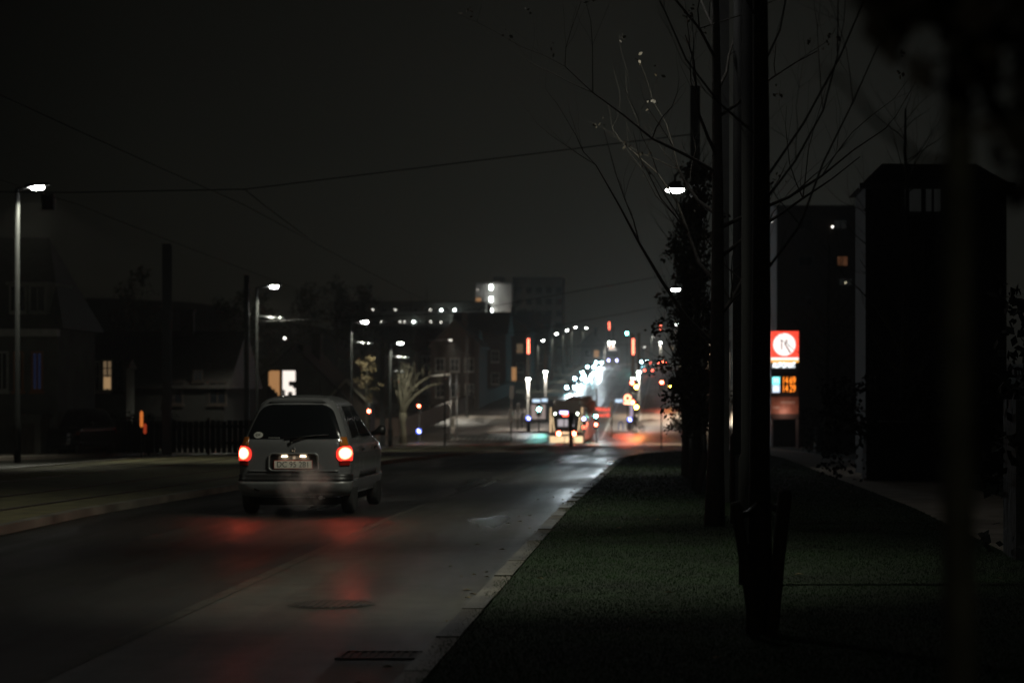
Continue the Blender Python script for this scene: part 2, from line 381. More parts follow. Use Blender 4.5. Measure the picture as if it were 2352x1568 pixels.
# lawn, kerb, footpath on the near side
strip('lawn', lambda y: kx(y)+.16, 3.2, -25, 96.5, .10, M['grass_ground'], thick=.16)
strip('path', 3.2, 5.0, -25, 140, .09, M['path'], thick=.16)
strip('lawn', 5.0, 40, -25, 140, .10, M['grass_ground'], thick=.16)
s = MB(); y = -4.0
while y < 94:
    L = random.uniform(.75, 1.05); a, b = kx(y), kx(min(y+L-.015, 96)); h = .105+random.uniform(-.008,.008); y2 = min(y+L-.015, 96)
    s.add([(a,y,g(y)-.05),(a+.15,y,g(y)-.05),(b+.15,y2,g(y2)-.05),(b,y2,g(y2)-.05),(a,y,g(y)+h),(a+.15,y,g(y)+h),(b+.15,y2,g(y2)+h),(b,y2,g(y2)+h)],
        [(0,3,2,1),(4,5,6,7),(0,1,5,4),(1,2,6,5),(2,3,7,6),(3,0,4,7)]); y += L
struct('kerb', s, M['granite'])
# tramway between the carriageways, far carriageway and its pavement
strip('tramway', -15.2, -7.78, -25, 140, .07, M['verge'], thick=.12)
s = MB(); strip('', -7.78, -7.62, -25, 140, .10, None, mb=s, thick=.14); strip('', -15.36, -15.2, -25, 140, .10, None, mb=s, thick=.14)
struct('tramway_kerb', s, M['granite'])
s = MB()
for x in (-10.2,-8.77,-13.9,-12.47): strip('', x-.035, x+.035, -25, 206, .086, None, mb=s, thick=.06)
for x in (-9.3,-7.87): strip('', x-.035, x+.035, 206, 470, .008, None, mb=s)
struct('tram_rails', s, pm('worn rail', (.06,.05,.045), .55, metal=.5))
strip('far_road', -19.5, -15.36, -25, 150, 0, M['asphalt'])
strip('far_pavement', -23, -19.5, -25, 150, .11, M['pave'], thick=.16)
strip('island', -6.0, -3.3, 213, 300, .12, M['pave'], thick=.16)
strip('platform', -17.0, -10.7, 212, 262, .14, M['pave'], thick=.2)
strip('pale_lane_sheet', -3.0, 1.25, 208, 256, .02, M['pave'])  # pale sheet over the dark lane, its brightness put into the colour
strip('corner_pavement', 1.25, 14, 210, 330, .12, M['pave'], thick=.16)
# blades of grass on the lawn, denser close by
rng = np.random.default_rng(3)
def blades(n, x0, x1, y0, y1):
    y = 1/(rng.random(n)*(1/y0-1/y1)+1/y1); x = x0+(x1-x0)*rng.random(n)
    lx = np.array([kx(v) for v in y])+rng.uniform(.03,.17,len(y)); k = x > lx; x, y = x[k], y[k]
    z = np.interp(y, _gY, _gZ)+.10; h = rng.uniform(.008,.022,len(x)); a = rng.uniform(0,2*PI,len(x)); w = rng.uniform(.002,.004,len(x))*np.maximum(1, y/18)
    lean = rng.normal(0,.014,(len(x),2))
    v = np.empty((len(x),3,3))
    v[:,0] = np.c_[x-np.cos(a)*w, y-np.sin(a)*w, z-.005]; v[:,1] = np.c_[x+np.cos(a)*w, y+np.sin(a)*w, z-.005]; v[:,2] = np.c_[x+lean[:,0], y+lean[:,1], z+h]
    return v.reshape(-1,3)
vv = np.concatenate([blades(190000,-1.44,3.2,10.5,40), blades(40000,-1.44,3.2,40,96), blades(16000,5,9,16,60)])
me = bpy.data.meshes.new('grass'); nv = len(vv); me.vertices.add(nv); me.vertices.foreach_set('co', vv.ravel())
me.loops.add(nv); me.loops.foreach_set('vertex_index', np.arange(nv, dtype=np.int32)); me.polygons.add(nv//3)
me.polygons.foreach_set('loop_start', np.arange(0, nv, 3, dtype=np.int32)); me.update(calc_edges=True); me.materials.append(M['blade'])
o = bpy.data.objects.new('grass', me); COL.objects.link(o); o['kind'] = 'stuff'
s = MB()
for k in range(60):
    y = random.uniform(12, 60); x = random.uniform(-1.1, 3); z = g(y)+.14; a = random.uniform(0,6); r = random.uniform(.02,.045)
    s.add([(x+r*math.cos(a),y+r*math.sin(a),z),(x-.5*r*math.sin(a),y+.5*r*math.cos(a),z+.012),(x-r*math.cos(a),y-r*math.sin(a),z+.005),(x+.5*r*math.sin(a),y-.5*r*math.cos(a),z+.016)],[(0,1,2,3)])
for k in range(34):
    y = random.uniform(12, 44); x = KX-abs(random.gauss(0,.35))-.03; z = g(y)+.006; a = random.uniform(0,6); r = random.uniform(.02,.045)
    s.add([(x+r*math.cos(a),y+r*math.sin(a),z),(x-.5*r*math.sin(a),y+.5*r*math.cos(a),z+.012),(x-r*math.cos(a),y-r*math.sin(a),z+.005),(x+.5*r*math.sin(a),y-.5*r*math.cos(a),z+.016)],[(0,1,2,3)])
struct('fallen_leaves', s, M['leaf_lit'], kind='stuff')
# iron covers and drain
p = W(762, 1385, 17.6)
t = thing('manhole_cover', 'round iron manhole cover set in the wet cycle lane', 'manhole cover', (p.x, 17.6, .004))
obj('frame', MB().lathe([(.34,0),(.34,.002),(.31,.002),(.31,.0)], n=28), M['cycle'], t)
s = MB().lathe([(.30,0),(.30,.002)], n=28)
for i in range(-4,5): s.cbox((i*.06, 0, .0035), (.025, 2*math.sqrt(.28**2-(i*.06)**2), .004))
obj('lid', s, pm('worn iron', (.026,.025,.021), .5, var=.3), t)
t = thing('drain_grate', 'iron drain grate in the gutter close to the kerb', 'drain', (-1.78, 14.15, .004))
s = MB().box(-.27,.27,-.2,-.17,0,.012).box(-.27,.27,.17,.2,0,.012).box(-.27,-.24,-.17,.17,0,.012).box(.24,.27,-.17,.17,0,.012); obj('frame', s, M['black'], t)
s = MB().box(-.24,.24,-.17,.17,0,.003)
for i in range(9): s.box(-.22+i*.052,-.195+i*.052,-.16,.16,.003,.009)
obj('grille', s, M['black'], t)
# ------------------------------------------------------------------ hatchback
# plan outlines by height: z, half width, rear y, front y
_P = [(.23,.60,.14,3.30),(.25,.68,.07,3.40),(.30,.715,.025,3.46),(.36,.735,.0,3.49),(.44,.742,-.01,3.50),(.455,.742,.0,3.50),(.47,.735,.03,3.49),(.56,.738,.05,3.48),(.70,.742,.06,3.47),(.80,.742,.068,3.43),
      (.90,.728,.075,3.33),(.96,.708,.085,3.10),(1.0,.692,.10,2.86),(1.1,.657,.145,2.68),(1.2,.620,.195,2.50),(1.3,.580,.245,2.34),(1.4,.538,.30,2.16),(1.46,.506,.335,2.04),(1.505,.468,.375,1.93),(1.54,.41,.435,1.80),(1.563,.32,.55,1.66),(1.578,.17,.80,1.42)]
_pz = [p[0] for p in _P]
def _par(z): return [float(np.interp(z, _pz, [p[i] for p in _P])) for i in (1,2,3)]
def outline(z, n=10):
    w, y0, y1 = _par(z); L = y1-y0; rr = min(.17, w*.5, L*.3); rf = min(.42, w*.7, L*.4); bow = .05*w/.74
    pts = []
    ry = lambda x: y0+bow*(x/w)**2
    for i in range(n): x = (w-rr)*i/n; pts.append((x, ry(x)))
    e = ry(w-rr)
    for i in range(n+1):
        a = PI/2*i/n; pts.append((w-rr+rr*math.sin(a), e+rr*(1-math.cos(a))))
    ys, ye = e+rr, y1-rf
    for i in range(1, 16): pts.append((w, ys+(ye-ys)*i/16))
    for i in range(n+1):
        a = PI/2*i/n; pts.append((w-rf+rf*math.cos(a), ye+rf*math.sin(a)))
    for i in range(1, n+1): pts.append(((w-rf)*(1-i/n), y1))
    return pts
def at_s(z, s):        # point on the outline at arc length s from the middle of the tail (sign = side), and the outward normal
    pts = outline(z); sg = 1 if s >= 0 else -1; s = abs(s); acc = 0
    for i in range(len(pts)-1):
        d = math.hypot(pts[i+1][0]-pts[i][0], pts[i+1][1]-pts[i][1])
        if acc+d >= s:
            t = (s-acc)/d; x = pts[i][0]+(pts[i+1][0]-pts[i][0])*t; y = pts[i][1]+(pts[i+1][1]-pts[i][1])*t
            nx, ny = (pts[i+1][1]-pts[i][1])/d, -(pts[i+1][0]-pts[i][0])/d
            return (sg*x, y, sg*nx, ny)
        acc += d
    return (0, pts[-1][1], 0, 1)
def s_of_y(z, y):      # arc length at which the flank reaches the length y
    pts = outline(z); acc = 0
    for i in range(len(pts)-1):
        d = math.hypot(pts[i+1][0]-pts[i][0], pts[i+1][1]-pts[i][1])
        if i >= 14 and pts[i+1][1] >= y: return acc+d*(y-pts[i][1])/(pts[i+1][1]-pts[i][1])
        acc += d
    return acc
def patch(zs, fa, fb, e0=.004, e1=None, nu=14):
    """A skin over the body between arc lengths fa(z) and fb(z); with e1 it is a raised shell between two offsets."""
    s = MB(); n = nu+1
    def grid(e): return [(q[0]+q[2]*e, q[1]+q[3]*e, z) for z in zs for q in [at_s(z, fa(z)+(fb(z)-fa(z))*k/nu) for k in range(n)]]
    m = len(zs); G = grid(e1 if e1 is not None else e0)
    fs = [(i*n+k, i*n+k+1, (i+1)*n+k+1, (i+1)*n+k) for i in range(m-1) for k in range(nu)]
    if e1 is None: return s.add(G, fs)
    H = grid(e0); o = m*n
    rim = [i for i in range(n)]+[i*n+nu for i in range(1,m)]+[(m-1)*n+k for k in range(nu-1,-1,-1)]+[i*n for i in range(m-2,0,-1)]
    fs += [(rim[i], rim[(i+1)%len(rim)], rim[(i+1)%len(rim)]+o, rim[i]+o) for i in range(len(rim))]
    return s.add(G+H, fs)
def lin(a, b, n): return [a+(b-a)*i/(n-1) for i in range(n)]
def car_body():
    zs = sorted(set(_pz+lin(.23,1.5,30)+[1.552,1.571])); s = MB(); vs = []; fs = []
    for z in zs:
        r = outline(z); full = r+[(-x,y) for x,y in r[-2:0:-1]]; vs += [(x,y,z) for x,y in full]; n = len(full)
    for i in range(len(zs)-1):
        for k in range(n): fs.append((i*n+k, i*n+(k+1)%n, (i+1)*n+(k+1)%n, (i+1)*n+k))
    c = len(vs); vs += [(0,1.1,1.584),(0,1.7,.23)]; o = (len(zs)-1)*n
    for k in range(n): fs.append((o+k, o+(k+1)%n, c)); fs.append(((k+1)%n, k, c+1))
    return s.add(vs, fs)
_cut = None
def wheel_cutter():
    global _cut
    if _cut: return _cut
    s = MB()
    for y in (.60, 2.95):
        for x0, x1 in ((-.9,-.5),(.5,.9)): s.add(*[(v, f) for v, f in [lathe_x((0,y,.285), .335, x0, x1)]][0])
    o = obj('wheel_arch_cutter', s, None); COL.objects.unlink(o); _cut = o; return o
def lathe_x(c, r, x0, x1, n=28):
    vs = [(x, c[1]+r*math.cos(2*PI*k/n), c[2]+r*math.sin(2*PI*k/n)) for x in (x0,x1) for k in range(n)]
    return vs, [tuple(range(n-1,-1,-1)), tuple(range(n,2*n))]+[(k,(k+1)%n,n+(k+1)%n,n+k) for k in range(n)]
_mesh = {}
def cached(key, fn):
    if key not in _mesh: _mesh[key] = fn()
    return _mesh[key]
def part(name, key, fn, mat, parent, smooth=True):
    """child object sharing its mesh with other cars; the material sits on the object slot"""
    k = (name, key)
    if k not in _mesh:
        o = obj(name, fn(), mat, parent, smooth); _mesh[k] = o.data
    else:
        o = bpy.data.objects.new(name, _mesh[k]); COL.objects.link(o); o.parent = parent
    o.material_slots[0].link = 'OBJECT'; o.material_slots[0].material = mat
    return o
def body_obj(parent, mat):
    if 'body' not in _mesh:
        o = obj('body', car_body(), mat, parent, True)
        m = o.modifiers.new('arch', 'BOOLEAN'); m.operation = 'DIFFERENCE'; m.solver = 'EXACT'; m.object = wheel_cutter()
        COL.objects.link(_cut); dg = bpy.context.evaluated_depsgraph_get(); dg.update()
        me = bpy.data.meshes.new_from_object(o.evaluated_get(dg)); o.modifiers.clear(); o.data = me; COL.objects.unlink(_cut); bpy.data.objects.remove(_cut)
        me.polygons.foreach_set('use_smooth', [True]*len(me.polygons)); me.set_sharp_from_angle(angle=math.radians(38)); me.materials.clear(); me.materials.append(mat)
        _mesh['body'] = me
    else: o = bpy.data.objects.new('body', _mesh['body']); COL.objects.link(o); o.parent = parent
    o.material_slots[0].link = 'OBJECT'; o.material_slots[0].material = mat
    return o
def win_rear():
    zs = lin(1.005, 1.455, 22); hw = lambda z: _par(z)[0]-.055-(.14*(1-math.sqrt(max(0,1-((z-1.335)/.121)**2))) if z > 1.335 else 0)-(.05*(1-math.sqrt(max(0,1-((1.055-z)/.051)**2))) if z < 1.055 else 0); return patch(zs, lambda z: -hw(z), lambda z: hw(z), .006, nu=24)
def win_side(sg, ya, yb, t0, t1):   # window between two lengths at belt and roof
    zs = lin(1.01, 1.43, 8)
    f0 = lambda z: sg*s_of_y(z, ya+(t0-ya)*(z-1.01)/.42); f1 = lambda z: sg*s_of_y(z, yb+(t1-yb)*(z-1.01)/.42)
    return patch(zs, f0, f1, .005, nu=8)
def win_front():
    zs = lin(1.01, 1.46, 8); tot = lambda z: sum(math.hypot(b[0]-a[0], b[1]-a[1]) for a, b in zip(outline(z)[:-1], outline(z)[1:]))
    return patch(zs, lambda z: tot(z)-_par(z)[0]*.9, lambda z: tot(z)-.001, .006, nu=8)
def win_front_l():
    zs = lin(1.01, 1.46, 8); tot = lambda z: sum(math.hypot(b[0]-a[0], b[1]-a[1]) for a, b in zip(outline(z)[:-1], outline(z)[1:]))
    return patch(zs, lambda z: -(tot(z)-_par(z)[0]*.9), lambda z: -(tot(z)-.001), .006, nu=8)
def lens(sg, z0, z1, a, b): # wraps round the rear corner
    zs = lin(z0, z1, 11); return patch(zs, lambda z: sg*a(z), lambda z: sg*b(z), -.01, .014, nu=9)
def arc_front(z): return sum(math.hypot(b[0]-a[0], b[1]-a[1]) for a, b in zip(outline(z)[:-1], outline(z)[1:]))
def headlens(sg): zs = lin(.60,.84,5); return patch(zs, lambda z: sg*(arc_front(z)-.68), lambda z: sg*(arc_front(z)-.40), -.01, .012, nu=6)
def wheel_mb(part_):
    s = MB()
    if part_ == 'tyre': return s.lathe([(.17,-.075),(.245,-.078),(.268,-.062),(.275,-.03),(.275,.03),(.268,.062),(.245,.078),(.17,.075)], axis='x', n=32)
    if part_ == 'rim': return s.lathe([(.04,.055),(.06,.07),(.09,.066),(.14,.045),(.165,.06),(.178,.072),(.178,-.07),(.05,-.07)], axis='x', n=24)
def make_car(name, label, loc, paint, rz=0, group=None, tail=None, head=None, detail=False):
    t = thing(name, label, 'car', loc, rz, group)
    body_obj(t, paint)
    part('rear_window', 'c', win_rear, M['glass'], t)
    w = part('windscreen', 'c', lambda: win_front(), M['glass'], t); part('windscreen', 'l', win_front_l, M['glass'], w)
    for sg in (1,-1):
        part('side_window', 'b%d'%sg, lambda: win_side(sg, .62, 1.28, .78, 1.28), M['glass'], t)
        part('side_window', 'f%d'%sg, lambda: win_side(sg, 1.36, 2.48, 1.36, 1.98), M['glass'], t)
    for (y, sg) in ((.60,1),(.60,-1),(2.95,1),(2.95,-1)):
        ty = part('wheel', 't', lambda: wheel_mb('tyre'), M['rubber'], t); ty.location = (sg*.655, y, .275); ty.rotation_euler = (0,0,0 if sg > 0 else PI)
        part('rim', 'r', lambda: wheel_mb('rim'), M['steel'], ty)
    for sg in (1,-1):
        part('tail_light', 'r%d'%sg, lambda: lens(sg, .715, .915, lambda z: .685-.125*(max(.02,1-abs((z-.805)/.112)**2.6))**.5, lambda z: .72+.11*(max(.02,1-abs((z-.80)/.118)**2.6))**.5), tail or M['red_lens'], t)
        part('head_light', 'h%d'%sg, lambda: headlens(sg), head or M['pane_dark'], t)
    for sg in (1,-1):
        m = part('wing_mirror', 'm%d'%sg, lambda: MB().tube([(sg*.70,2.42,1.03),(sg*.79,2.40,1.06),(sg*.83,2.39,1.075),(sg*.885,2.39,1.08),(sg*.90,2.39,1.08)],[.03,.05,.075,.07,.03], n=12), M['black'], t)
    return t
hx, hy = -4.96, 30.0
hero = make_car('hatchback', 'small silver hatchback with glowing tail lamps driving away on the wet road', (hx, hy, 0), M['silver'], rz=math.radians(-.6), tail=E['tail'])
def hp(name, mb, mat, smooth=True, parent=None): return obj(name, mb, mat, parent or hero, smooth)
for sg in (1,-1):
    hp('indicator_lens', lens(sg, .91, 1.03, lambda z: .600+.04*(z-.9), lambda z: .735-.25*(z-.9)), M['amber_lens'])
    hp('reflector_lens', lens(sg, .655, .72, lambda z: .60, lambda z: .75), M['red_lens'])
# bumper strip, bumper skin, plate recess
rb = lin(.455,.545,4)
hp('bumper_strip', patch(rb, lambda z: -.93, lambda z: .93, -.005, .012, nu=40), M['black'])
bm_ = hp('bumper', patch(lin(.27,.445,6), lambda z: -.90, lambda z: .90, -.005, .016, nu=40), M['bumper'])
hp('fog_lamp', MB().lathe([(.0,-.012),(.052,-.012),(.056,0),(.056,.02)], c=(-.46,.022,.375), axis='y', n=18), M['black'], parent=bm_)
for sg in (1,-1): hp('door_strip', patch(lin(.47,.55,3), lambda z: sg*s_of_y(z,.98), lambda z: sg*s_of_y(z,2.55), -.004, .010, nu=12), M['black'])
for sg in (1,-1): hp('sill_strip', patch(lin(.245,.275,3), lambda z: sg*s_of_y(z,.98), lambda z: sg*s_of_y(z,2.55), -.004, .012, nu=12), M['bumper'])
def rear_y(x, z):
    w, y0, _ = _par(z); return y0+.05*w/.74*(x/w)**2
hp('underbody', MB().cbox((0,1.75,.19),(1.06,2.9,.13),.1), M['black'], False)
# raised frame around the plate with two lamps above it
def rrect(x0,x1,z0,z1,r,n=5):
    out_ = []
    for cx,cz,a0 in ((x1-r,z1-r,0),(x0+r,z1-r,PI/2),(x0+r,z0+r,PI),(x1-r,z0+r,1.5*PI)):
        out_ += [(cx+r*math.cos(a0+PI/2*i/n), cz+r*math.sin(a0+PI/2*i/n)) for i in range(n+1)]
    return out_
A = rrect(-.335,.335,.575,.825,.06); B = rrect(-.31,.31,.60,.80,.045); n = len(A)
s = MB(); s.add([(x, rear_y(x,z)-.005, z) for x,z in A]+[(x, rear_y(x,z)-.028, z) for x,z in A]+[(x, rear_y(x,z)-.028, z) for x,z in B]+[(x, rear_y(x,z)+.0, z) for x,z in B],
    [(a*n+i, a*n+(i+1)%n, (a+1)*n+(i+1)%n, (a+1)*n+i) for a in range(3) for i in range(n)])
hp('plate_surround', s, M['bumper'])
s = MB().add([(x, rear_y(x,z)-.004, z) for x,z in B], [tuple(range(n))]); hp('plate_recess', s, M['black'], False)
yp = rear_y(0,.67)
pl = hp('number_plate', MB().box(-.252,.252,yp-.022,yp-.010,.615,.725), M['plate_red'], False)
hp('plate_face', MB().box(-.246,.246,yp-.024,yp-.0215,.621,.719), M['plate'], False, pl)
text('plate_lettering', 'DC 95 281', .105, M['ink'], (0, yp-.0245, .668), pl, .001, sx=.92)
for x in (-.115,.13):
    o = hp('plate_lamp', MB().box(x-.035,x+.035,rear_y(x,.80)-.040,rear_y(x,.80)-.022,.772,.786), E['plate_lamp'], False)
hp('plate_lamp_bar', MB().box(-.22,.22,yp-.036,yp-.02,.787,.80), M['black'], False)
lamp('POINT', (0, yp-.05, .765), .16, (1,.72,.45), hero, .02)
# emblem, wiper, sticker, handles, aerial, exhaust, seams
hp('emblem', MB().ring((0,rear_y(0,.855)-.008,.855),.028,.034,-.002,.006,n=18).box(-.018,-.012,yp-.008,yp+.004,.838,.872).box(.012,.018,yp-.008,yp+.004,.838,.872).box(-.012,.012,yp-.008,yp+.004,.852,.858), M['chrome'])
wy = lambda x,z: rear_y(x,z)-.028
s = MB().tube([(-.02,wy(0,.955),.955),(-.05,wy(0,.97),.975),(.17,wy(.1,1.03),1.035),(.33,wy(.3,1.06),1.055)], [.016,.014,.009,.006], n=8)
wp = hp('rear_wiper', s, M['black']); hp('wiper_blade', MB().tube([(-.12,wy(-.1,1.01)+.01,1.005),(.17,wy(.17,1.045)+.008,1.04),(.45,wy(.45,1.06)+.008,1.058)], .009, n=6), M['black'], True, wp)
zc = 1.055; s = MB(); s.add([(-.475+.062*math.cos(a), rear_y(-.475+.062*math.cos(a), zc+.042*math.sin(a))-.010, zc+.042*math.sin(a)) for a in [2*PI*i/24 for i in range(24)]], [tuple(range(24))])
st = hp('oval_sticker', s, pm('sticker', (.40,.40,.36), .6), False)
text('sticker_lettering', 'DK', .05, M['ink'], (-.475, rear_y(-.475,zc)-.014, zc), st, .0008)
s = MB()
for i in range(7): x = -.335+i*.022; s.box(x, x+.015, rear_y(x,1.022)-.010, rear_y(x,1.022)-.007, 1.016, 1.026)
hp('dealer_strip', s, pm('sticker strip', (.30,.30,.28), .6), False)
for y in (1.22, 2.36 - .0):
    hp('door_handle', MB().cbox((.748,y,.845),(.03,.13,.035),.01), M['black'], False)
for yy in (.96, 1.32, 2.52):
    hp('door_seam', patch(lin(.30,.99,6), lambda z: s_of_y(z,yy), lambda z: s_of_y(z,yy+.012), .002, nu=1), M['black'])
hp('tailgate_lip', patch(lin(.575,.592,3), lambda z: -.60, lambda z: .60, -.004, .012, nu=20), M['silver'])
hp('tailgate_seam', patch(lin(.565,.572,2), lambda z: -.55, lambda z: .55, .003, nu=12), M['black'])
hp('aerial', MB().tube([(.1,1.75,1.54),(.1,1.55,1.80)], [.006,.003], n=5), M['black'])
hp('exhaust_pipe', MB().lathe([(.022,-.04),(.026,-.04),(.026,.4),(.01,.4)], c=(.36,0.07,.235), axis='y', n=12), M['steel'])
hp('rear_spoiler', MB().prismy([(-.38,1.49),(.38,1.49),(.32,1.52),(-.32,1.52)], .345, .40), M['silver'], False)
for sg in (1,-1): lamp('SPOT', (sg*.5, 3.55, .68), 700, (1,.93,.82), hero, .06, spot=1.0, blend=1, aim=(sg*.3, 16, 0))
# exhaust steam lit by the tail lamps
m = bpy.data.materials.new('exhaust steam'); m.use_nodes = True; q = m.node_tree; q.nodes.clear()
o_ = N(q,'ShaderNodeOutputMaterial'); pv = N(q,'ShaderNodeVolumePrincipled'); tcn = N(q,'ShaderNodeTexCoord'); ns = N(q,'ShaderNodeTexNoise'); ns.inputs['Scale'].default_value = 4.2; ns.inputs['Detail'].default_value = 5
q.links.new(tcn.outputs['Object'], ns.inputs['Vector'])
ln = N(q,'ShaderNodeVectorMath', operation='LENGTH'); mpn = N(q,'ShaderNodeMapping'); mpn.inputs['Scale'].default_value = (1/.42,1/.55,1/.36); q.links.new(tcn.outputs['Object'], mpn.inputs[0]); q.links.new(mpn.outputs[0], ln.inputs[0])
fo = N(q,'ShaderNodeMapRange'); fo.inputs['From Min'].default_value = 1.0; fo.inputs['From Max'].default_value = .15; q.links.new(ln.outputs['Value'], fo.inputs['Value'])
nr = N(q,'ShaderNodeMapRange'); nr.inputs['From Min'].default_value = .47; nr.inputs['From Max'].default_value = .68; nr.inputs['To Max'].default_value = 3.6; q.links.new(ns.outputs[0], nr.inputs['Value'])
mu = N(q,'ShaderNodeMath', operation='MULTIPLY'); q.links.new(fo.outputs[0], mu.inputs[0]); q.links.new(nr.outputs[0], mu.inputs[1]); q.links.new(mu.outputs[0], pv.inputs['Density'])
pv.inputs['Color'].default_value = (1,.9,.88,1); q.links.new(pv.outputs[0], o_.inputs['Volume'])
s = MB(); s.lathe([(max(.01,.99*math.sin(PI*i/10)), -.99*math.cos(PI*i/10)) for i in range(11)], n=20); s.v = [(x*.42, y*.55, z*.36) for x,y,z in s.v]
o = obj('exhaust_steam', s, m, None, True); o.location = (hx+.20, hy-.32, .42); o['kind'] = 'stuff'
# ------------------------------------------------------------------ other traffic
def other(label, xd, Y, paint, rz, tail=None, head=None, group=None, dz=0):
    return make_car('car', label, (WX(xd, Y), Y, g(Y)), paint, rz, group, tail, head)
GH = 'cars queueing downhill with headlamps on'
oncoming = [(1313,304,'first car of the oncoming queue with dazzling headlamps, lowest on the slope'),(1331,340,'second oncoming car with headlamps on, just behind the lowest one'),
  (1347,369,'third oncoming car with headlamps on, halfway up the slope'),(1358,401,'fourth oncoming car with headlamps on, below the one nearest the crest'),(1377,431,'topmost oncoming car with headlamps on, just below the crest')]
for i, (xd, Y, lb) in enumerate(oncoming):
    c = other(lb, xd, Y, M['car_grey'] if i % 2 else M['car_dark'], PI, head=E['head'], group=GH)
    lamp('SPOT', (0, 3.6, .7), 120000, (.80,.93,1), c, .1, spot=.5, blend=1, aim=(-2.6, 20, -.4))
c = other('oncoming car alone in the inner lane, its headlamps white below the crest', 1352, 352, M['car_grey'], PI, head=E['head'], group=GH)
GT = 'cars driving uphill with red tail lamps'
other('dark car with two round red tail lamps, nearest of those climbing the slope', 1490, 378, M['car_dark'], 0, tail=E['tail_far'], group=GT)
other('car with red tail lamps at the crest beside the white headlamp glow', 1503, 428, M['car_dark'], 0, tail=E['tail_far'], group=GT)
c = other('pale car with red tail lamps and lit plate, rightmost at the crest', 1524, 428, M['silver'], 0, tail=E['tail_far'], group=GT)
other('oncoming car with one teal white headlamp glow in the uphill lane at the crest', 1480, 436, M['car_dark'], PI, head=E['head'])
c = make_car('parked_car', 'dark car cut off by the picture edge on the far carriageway', (-15.75, 50.2, g(51)), M['car_dark'], rz=PI)
make_car('parked_car', 'dark parked car with a glinting roof below the lit sash window', (-20.0, 80, g(80)+.11), M['car_dark'], rz=PI*.94)
# bus coming over the crest
t = thing('bus', 'white bus coming over the crest below the red lettered board', 'bus', (WX(1409,445), 445, g(445)), PI)
o = obj('body', MB().cbox((0,3,1.7),(2.3,6,2.7),.15), pm('bus paint', (.6,.55,.58), .4), t); bevel(o,.06)
obj('windscreen', MB().box(-.98,.98,6.0,6.02,1.3,2.6), M['glass'], t)
for x in (-.8,.8):
    obj('headlight', MB().lathe([(0.001,0),(.16,0),(.16,.05),(.001,.06)], c=(x,6.0,.75), axis='y', n=14), E['bluewhite'], t)
for (x,y) in ((-1.05,1),(1.05,1),(-1.05,5),(1.05,5)): obj('wheel', MB().lathe([(.2,-.12),(.42,-.12),(.45,0),(.42,.12),(.2,.12)], c=(x,y,.45), axis='x', n=16), M['rubber'], t)
obj('destination_display', MB().box(-.7,.7,6.0,6.03,2.7,2.95), E['win_white'], t)
# ------------------------------------------------------------------ tram
TX, TY = -8.2, 180.0
t = tram = thing('tram', 'white and red tram with glowing tail lamps standing at the junction', 'tram', (TX, TY, g(TY)))
s = MB(); L = 32; gz = lambda y: g(TY+y)-g(TY)
def secs(pl, ys):
    s = MB(); n = len(pl); vs = []
    for y, k in ys: vs += [(x*k, y, z+gz(y)*(0 if y < 2 else 1)) for x, z in pl]
    fs = [(i*n+a, i*n+(a+1)%n, (i+1)*n+(a+1)%n, (i+1)*n+a) for i in range(len(ys)-1) for a in range(n)]
    fs += [tuple(range(n-1,-1,-1)), tuple(range((len(ys)-1)*n, len(ys)*n))]
    return s.add(vs, fs)
ys = [(.0,.985),(.25,1)]+[(y,1) for y in range(2,33,3)]+[(33,1)]
o = obj('body', secs([(-1.30,.22),(1.30,.22),(1.325,.9),(1.30,2.4),(1.2,2.95),(.9,3.05),(-.9,3.05),(-1.2,2.95),(-1.30,2.4),(-1.325,.9)], ys), M['tram_black'], t)
o = obj('side_panel', secs([(1.328,.30),(1.345,.30),(1.35,.9),(1.338,1.75),(1.32,1.75),(1.33,.9)], ys[1:]), M['tram_red'], t)
o = obj('side_panel', secs([(-1.328,.30),(-1.345,.30),(-1.35,.9),(-1.338,1.75),(-1.32,1.75),(-1.33,.9)], ys[1:]), M['tram_red'], t)
for k in range(7):
    y = 2.6+k*4.4; obj('door', secs([(1.345,.28),(1.362,.28),(1.355,2.35),(1.335,2.35)], [(y,1),(y+1.3,1)]), pm('tram door', (.05,.025,.025), .3) if k == 0 else bpy.data.materials['tram door'], t)
    obj('side_window', secs([(1.318,1.82),(1.338,1.82),(1.325,2.38),(1.305,2.38)], [(y+1.5,1),(y+4.1,1)]), E['win_dim'] if k % 2 else M['glass'], t)
sk = obj('skirt_panel', MB().prismy([(-1.3,.14),(-.18,.14),(-.18,.66),(-1.3,.66)], -.06, 0).prismy([(-.12,.14),(1.3,.14),(1.3,.66),(-.12,.66)], -.06, 0), M['cream'], t)
obj('coupling_cover', MB().prismy([(-.38,.82),(.38,.82),(.38,1.0),(-.38,1.0)], -.05, 0), M['cream'], t)
obj('windscreen', MB().prismy([(-.92,1.15),(.92,1.15),(1.02,2.45),(-1.02,2.45)], -.03, .0), M['glass'], t)
obj('saloon_window', MB().box(-.66,-.22,-.045,-.03,1.42,1.98).box(-.14,.12,-.045,-.03,1.42,1.98).box(.42,.60,-.045,-.03,1.42,1.95), em('tram saloon light', (.95,.85,.9), .5), t)
